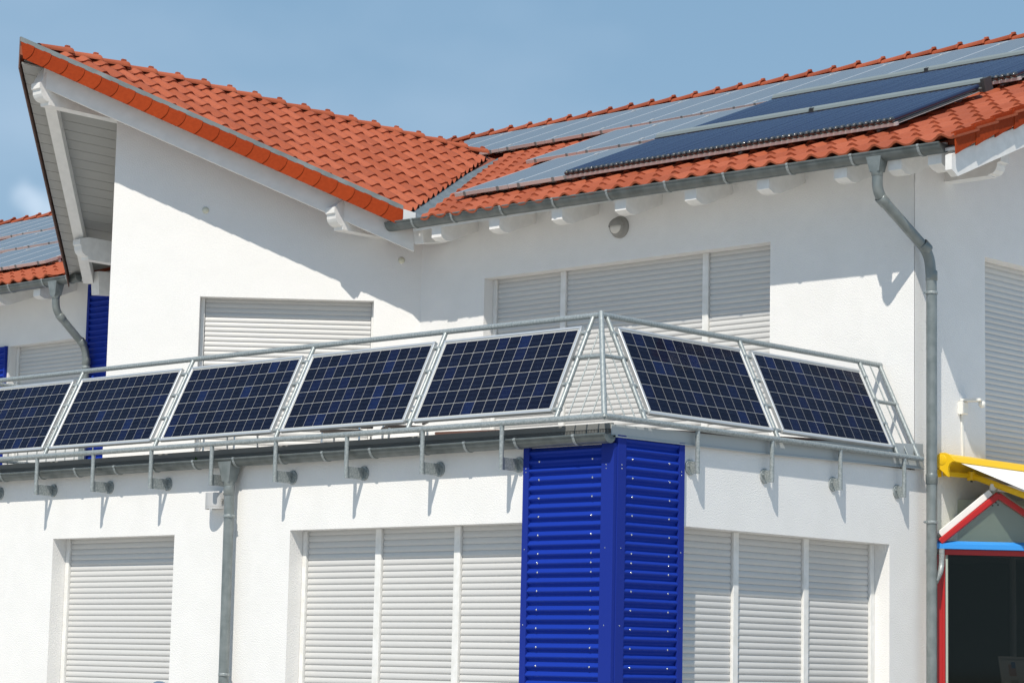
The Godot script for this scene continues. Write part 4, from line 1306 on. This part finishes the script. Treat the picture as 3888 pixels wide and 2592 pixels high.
func build_awning() -> void:
	var t := thing("awning", "yellow folding-arm awning with white cloth on the side wall", "awning", Vector3(0, 1.9, -5.5))
	var z0 := -4.71
	var z1 := -9.2
	var ps := []
	for q in [Vector2(0.03, 2.06), Vector2(0.08, 2.10), Vector2(0.14, 2.108), Vector2(0.20, 2.08), Vector2(0.232, 2.03), Vector2(0.222, 2.022), Vector2(0.17, 2.05), Vector2(0.11, 2.02), Vector2(0.06, 1.96), Vector2(0.03, 1.95)]: ps.append(Vector3(q.x, q.y, z0))
	var g := MB.new(); g.prism(ps, Vector3(0, 0, z1 - z0)); add(t, "cassette", g.done(), M.yellow)
	# end cap: rounded above, drawn out to a point below
	var cap := []
	for q in [Vector2(0.02, 2.03), Vector2(0.025, 2.075), Vector2(0.05, 2.105), Vector2(0.085, 2.12), Vector2(0.13, 2.118), Vector2(0.18, 2.095), Vector2(0.245, 2.032), Vector2(0.21, 2.03), Vector2(0.18, 2.01), Vector2(0.165, 1.975), Vector2(0.16, 1.935), Vector2(0.165, 1.885), Vector2(0.10, 1.94), Vector2(0.03, 1.995)]: cap.append(Vector3(q.x, q.y, z0))
	g = MB.new(); g.prism(cap, Vector3(0, 0, 0.03)); add(t, "end_cap", g.done(), M.yellow)
	g = MB.new(); g.lathe(Vector3(0.095, 2.05, z0 + 0.03), Vector3.BACK, [[0.05, 0.0], [0.05, 0.002], [0.047, 0.003], [0.0, 0.003]], 20); add(t, "end_disc", g.done(), M.yellow)
	g = MB.new(); g.box(Vector3(0.03, 1.925, z0 + 0.0), Vector3(0.05, 0.07, 0.05), Basis.IDENTITY, 0.004); add(t, "wall_bracket", g.done(), M.yellow)
	# arm: from its shoulder by the wall along to the elbow joint, then out and forward
	g = MB.new(); g.bar(Vector3(0.09, 1.925, z0 - 0.02), Vector3(0.14, 1.925, z0 - 0.37), 0.04, 0.05, Vector3.UP, 0.01); var a := add(t, "arm", g.done(), M.yellow)
	g = MB.new(); g.lathe(Vector3(0.15, 1.88, z0 - 0.40), Vector3.UP, [[0.0, 0.0], [0.042, 0.0], [0.045, 0.004], [0.045, 0.08], [0.042, 0.084], [0.0, 0.084]], 16, -1); add(a, "joint", g.done(), M.yellow)
	g = MB.new(); g.tube([Vector3(0.15, 1.865, z0 - 0.40), Vector3(0.15, 1.975, z0 - 0.40)], 0.012, 8); add(a, "hinge_pin", g.done(), M.dark_metal)
	g = MB.new(); g.bar(Vector3(0.16, 1.925, z0 - 0.40), Vector3(2.36, 1.17, z0 - 0.10), 0.045, 0.058, Vector3.UP, 0.014); add(a, "forearm", g.done(), M.yellow)
	# cloth falls outwards to the front bar
	g = MB.new()
	var n := 10
	for i in n:
		var f0 := float(i) / n
		var f1 := float(i + 1) / n
		var p := func(f: float, z: float) -> Vector3: return Vector3(0.19 + 2.2 * f, 2.035 - 0.84 * f - 0.015 * sin(f * PI), z)
		g.quad(p.call(f0, z0 - 0.10), p.call(f1, z0 - 0.10), p.call(f1, z1 + 0.1), p.call(f0, z1 + 0.1), 1)
	add(t, "cloth", g.done(), M.cloth)
	g = MB.new(); g.bar(Vector3(2.41, 1.17, z0 - 0.05), Vector3(2.41, 1.17, z1 + 0.05), 0.06, 0.07, Vector3.UP, 0.01); add(t, "front_bar", g.done(), M.yellow)

func build_porch() -> void:
	# glazed porch standing at 45 degrees to the side wall
	var o := Vector3(0, 0, -4.60)
	var s := Vector3(1, 0, -1).normalized()
	var n := Vector3(1, 0, 1).normalized()
	var t := thing("glass_porch", "glazed porch with red frame and light blue cross beam beside the downpipe", "porch", Vector3(0.8, GROUND, -5.4))
	var at := func(a: float, y: float, d := 0.0) -> Vector3: return o + s * a + Vector3(0, y, 0) + n * d
	var far := 1.9
	var mid := 0.66
	var g := MB.new()
	g.bar(at.call(0.05, 1.224, 0.03), at.call(far, 1.224, 0.03), 0.06, 0.05, Vector3.UP, 0.003)
	g.prism([at.call(0.05, 1.249, 0.058), at.call(far, 1.249, 0.058), at.call(far, 1.278, 0.0), at.call(0.05, 1.278, 0.0)], Vector3(0, -0.004, 0))
	add(t, "cross_beam", g.done(), M.sky_blue)
	g = MB.new(); g.bar(at.call(0.10, 1.172, -0.01), at.call(far, 1.172, -0.01), 0.05, 0.05, Vector3.UP, 0.003); add(t, "head_rail", g.done(), M.red)
	g = MB.new(); g.bar(at.call(0.095, GROUND, 0.0), at.call(0.095, 1.145, 0.0), 0.06, 0.075, s, 0.006)
	g.bar(at.call(0.135, GROUND, 0.01), at.call(0.135, 1.145, 0.01), 0.06, 0.03, s, 0.006)
	add(t, "post", g.done(), M.red)
	g = MB.new(); g.bar(at.call(0.168, GROUND, -0.02), at.call(0.168, 1.145, -0.02), 0.02, 0.034, s, 0.002); add(t, "glazing_strip", g.done(), M.seal_green)
	# gable rafters, left one with white flashing above it
	var lo: Vector3 = at.call(0.10, 1.265, 0.03)
	var ap: Vector3 = at.call(mid, 1.72, 0.03)
	var ro: Vector3 = at.call(mid * 2 - 0.10 + 0.25, 1.09, 0.03)
	g = MB.new(); g.bar(lo, ap + Vector3(0, 0.004, 0), 0.07, 0.062, Vector3.UP, 0.012); add(t, "rafter", g.done(), M.red)
	g = MB.new(); g.bar(ap, at.call(far, 1.72 - (far - mid) * 0.66, 0.03), 0.066, 0.055, Vector3.UP, 0.01); add(t, "rafter", g.done(), M.red)
	g = MB.new(); g.bar(lo + Vector3(0, 0.073, 0) - n * 0.02, ap + Vector3(-0.05, 0.03, 0.05) - n * 0.02, 0.05, 0.06, Vector3.UP, 0.004); add(t, "flashing", g.done(), M.white)
	g = MB.new(); g.bar(at.call(0.60, 1.80, -0.04), at.call(1.6, 1.745, -0.04), 0.06, 0.07, Vector3.UP, 0.004); add(t, "ridge_box", g.done(), M.white)
	# panes
	g = MB.new(); g.prism([at.call(0.185, GROUND + 0.02), at.call(far, GROUND + 0.02), at.call(far, 1.147), at.call(0.185, 1.147)], n * 0.006); add(t, "glass_pane", g.done(), M.glass)
	g = MB.new(); g.prism([at.call(0.17, 1.278, -0.004), at.call(far, 1.278, -0.004), at.call(far, 1.30, -0.004), at.call(mid, 1.70, -0.004)], n * 0.006); add(t, "glass_pane", g.done(), M.clear_glass)
	# inside: dark hall behind the lower pane, grey-green ceiling cheek behind the gable pane
	g = MB.new(); g.prism([at.call(0.16, 1.262, -0.35), at.call(far + 0.3, 1.262, -0.35), at.call(far + 0.3, 1.70, -0.35), at.call(0.16, 1.70, -0.35)], n * -0.01); add(t, "inner_cheek", g.done(), M.grey_green)
	g = MB.new(); g.prism([at.call(0.10, 1.255, -0.03), at.call(far + 0.4, 1.255, -0.03), at.call(far + 0.4, 1.255, -1.6), at.call(0.10, 1.255, -1.6)], Vector3(0, -0.04, 0)); add(t, "ceiling", g.done(), M.dark_room)
	g = MB.new(); g.prism([at.call(far + 0.38, GROUND, 0.0), at.call(far + 0.38, GROUND, -1.59), at.call(far + 0.38, 1.75, -1.59), at.call(far + 0.38, 1.75, 0.0)], s * 0.02); add(t, "side_wall", g.done(), M.dark_room)
	g = MB.new(); g.prism([Vector3(0.05, GROUND + 0.01, -4.62), at.call(far + 0.38, GROUND + 0.01, 0.0), Vector3(0.05, GROUND + 0.01, -8.0)], Vector3(0, 0.01, 0)); add(t, "floor", g.done(), M.dark_room)
	# roof panels of the porch
	g = MB.new(); g.prism([lo + Vector3(0, 0.05, 0) - n * 0.02, ap + Vector3(0, 0.05, 0) - n * 0.02, ap + Vector3(0, 0.05, 0) - n * 1.4, lo + Vector3(0, 0.05, 0) - n * 0.1], Vector3(0, 0.02, 0)); add(t, "roof_panel", g.done(), M.grey_green)
	g = MB.new(); g.prism([ap + Vector3(0, 0.05, 0) - n * 0.05, at.call(far, 1.72 - (far - mid) * 0.66 + 0.05, -0.02), at.call(far, 1.72 - (far - mid) * 0.66 + 0.05, -1.4), ap + Vector3(0, 0.05, 0) - n * 1.4], Vector3(0, 0.015, 0)); add(t, "roof_panel", g.done(), M.grey_green)
	for q in [[0.612, 1.625], [0.665, 1.632], [0.645, 1.655]]:
		g = MB.new(); g.lathe(at.call(q[0], q[1], 0.003), n, [[0.009, 0.0], [0.009, 0.003], [0.0, 0.004]], 10); add(t, "glass_fixing", g.done(), M.dark_metal)
	# small branch pipe under the beam
	g = MB.new(); g.tube(rounded([at.call(0.112, 1.20, 0.055), at.call(0.112, 1.0, 0.055), Vector3(0.16, 0.88, -4.47)], 0.1), 0.028, 12); add(t, "branch_pipe", g.done(), M.galv)
	# notice board leaning inside
	var nb := thing("notice_board", "white framed notice leaning behind the porch glass", "notice board", at.call(0.95, -0.35, -0.25))
	var e := s.rotated(n, -0.02)
	var f := Vector3.UP.rotated(n, 0.14)
	var c: Vector3 = at.call(0.99, -0.13, -0.25)
	g = MB.new(); g.box(c, Vector3(0.46, 0.66, 0.02), Basis(e, f, e.cross(f)), 0.0); add(nb, "board", g.done(), M.notice)
	g = MB.new()
	for q in [[0.0, 0.322, 0.46, 0.018], [0.0, -0.322, 0.46, 0.018]]: g.box(c + e * q[0] + f * q[1] + n * 0.014, Vector3(q[2], q[3], 0.012), Basis(e, f, e.cross(f)))
	for q in [[-0.221, 0.0, 0.018, 0.62], [0.221, 0.0, 0.018, 0.62]]: g.box(c + e * q[0] + f * q[1] + n * 0.014, Vector3(q[2], q[3], 0.012), Basis(e, f, e.cross(f)))
	add(nb, "frame", g.done(), M.plastic_white)
	for q in [[-0.11, 0.20, 0.07, 0.11, M.print_pink], [-0.095, 0.25, 0.04, 0.06, M.print_blue], [-0.10, 0.10, 0.07, 0.008, M.print_grey], [-0.10, 0.085, 0.07, 0.008, M.print_grey], [0.07, 0.12, 0.12, 0.008, M.print_grey]]:
		g = MB.new(); g.box(c + e * q[0] + f * q[1] + n * 0.0115, Vector3(q[2], q[3], 0.001 + 0.001 * (1 if q[4] == M.print_blue else 0)), Basis(e, f, e.cross(f))); add(nb, "print", g.done(), q[4])

func build_chairs() -> void:
	var spots := [[Vector3(-6.2, 2.03, -2.75), 0.5, "chrome-legged dark chair on the terrace, seen under the second panel from the corner"], [Vector3(-5.3, 2.03, -2.75), -0.6, "chrome-legged dark chair on the terrace below the gap between two panels"], [Vector3(-7.35, 2.03, -2.1), 0.2, "dark chair on thin legs under the middle panel of the long railing"]]
	for s in spots:
		var b := Basis(Vector3.UP, s[1])
		var t := thing("terrace_chair", s[2], "chair", s[0], "chairs on the roof terrace", b)
		var F := t.transform
		var g := MB.new(); g.box(Vector3(0, 0.43, 0), Vector3(0.46, 0.03, 0.44), Basis.IDENTITY, 0.01); add(t, "seat", g.done(), M.seat, F)
		g = MB.new(); g.box(Vector3(0, 0.62, -0.23), Vector3(0.44, 0.25, 0.02), Basis.IDENTITY, 0.006); add(t, "backrest", g.done(), M.seat, F)
		for x in [-0.21, 0.21]:
			for z in [-0.2, 0.2]:
				g = MB.new(); g.tube(rounded([Vector3(x, 0.41, z), Vector3(x, 0.2, z * 1.06), Vector3(x * 1.05, 0.0, z * 1.12)], 0.1), 0.0125, 10); add(t, "leg", g.done(), M.chrome, F)
			g = MB.new(); g.tube(rounded([Vector3(x, 0.42, 0.2), Vector3(x, 0.64, 0.18), Vector3(x, 0.64, -0.22)], 0.08), 0.0125, 10); add(t, "armrest", g.done(), M.chrome, F)
	var t := thing("terrace_table", "low dark wooden table on chrome legs behind the railing bracket", "table", Vector3(-4.7, 2.05, -3.3))
	var F := Transform3D(Basis(Vector3.UP, 0.2), t.position)
	var g := MB.new(); g.box(Vector3(0, 0.36, 0), Vector3(0.8, 0.03, 0.6), Basis.IDENTITY, 0.008); add(t, "tabletop", g.done(), M.wood, F)
	for x in [-0.34, 0.34]:
		for z in [-0.24, 0.24]:
			g = MB.new(); g.tube([Vector3(x, 0.345, z), Vector3(x, 0, z)], 0.014, 10); add(t, "leg", g.done(), M.chrome, F)
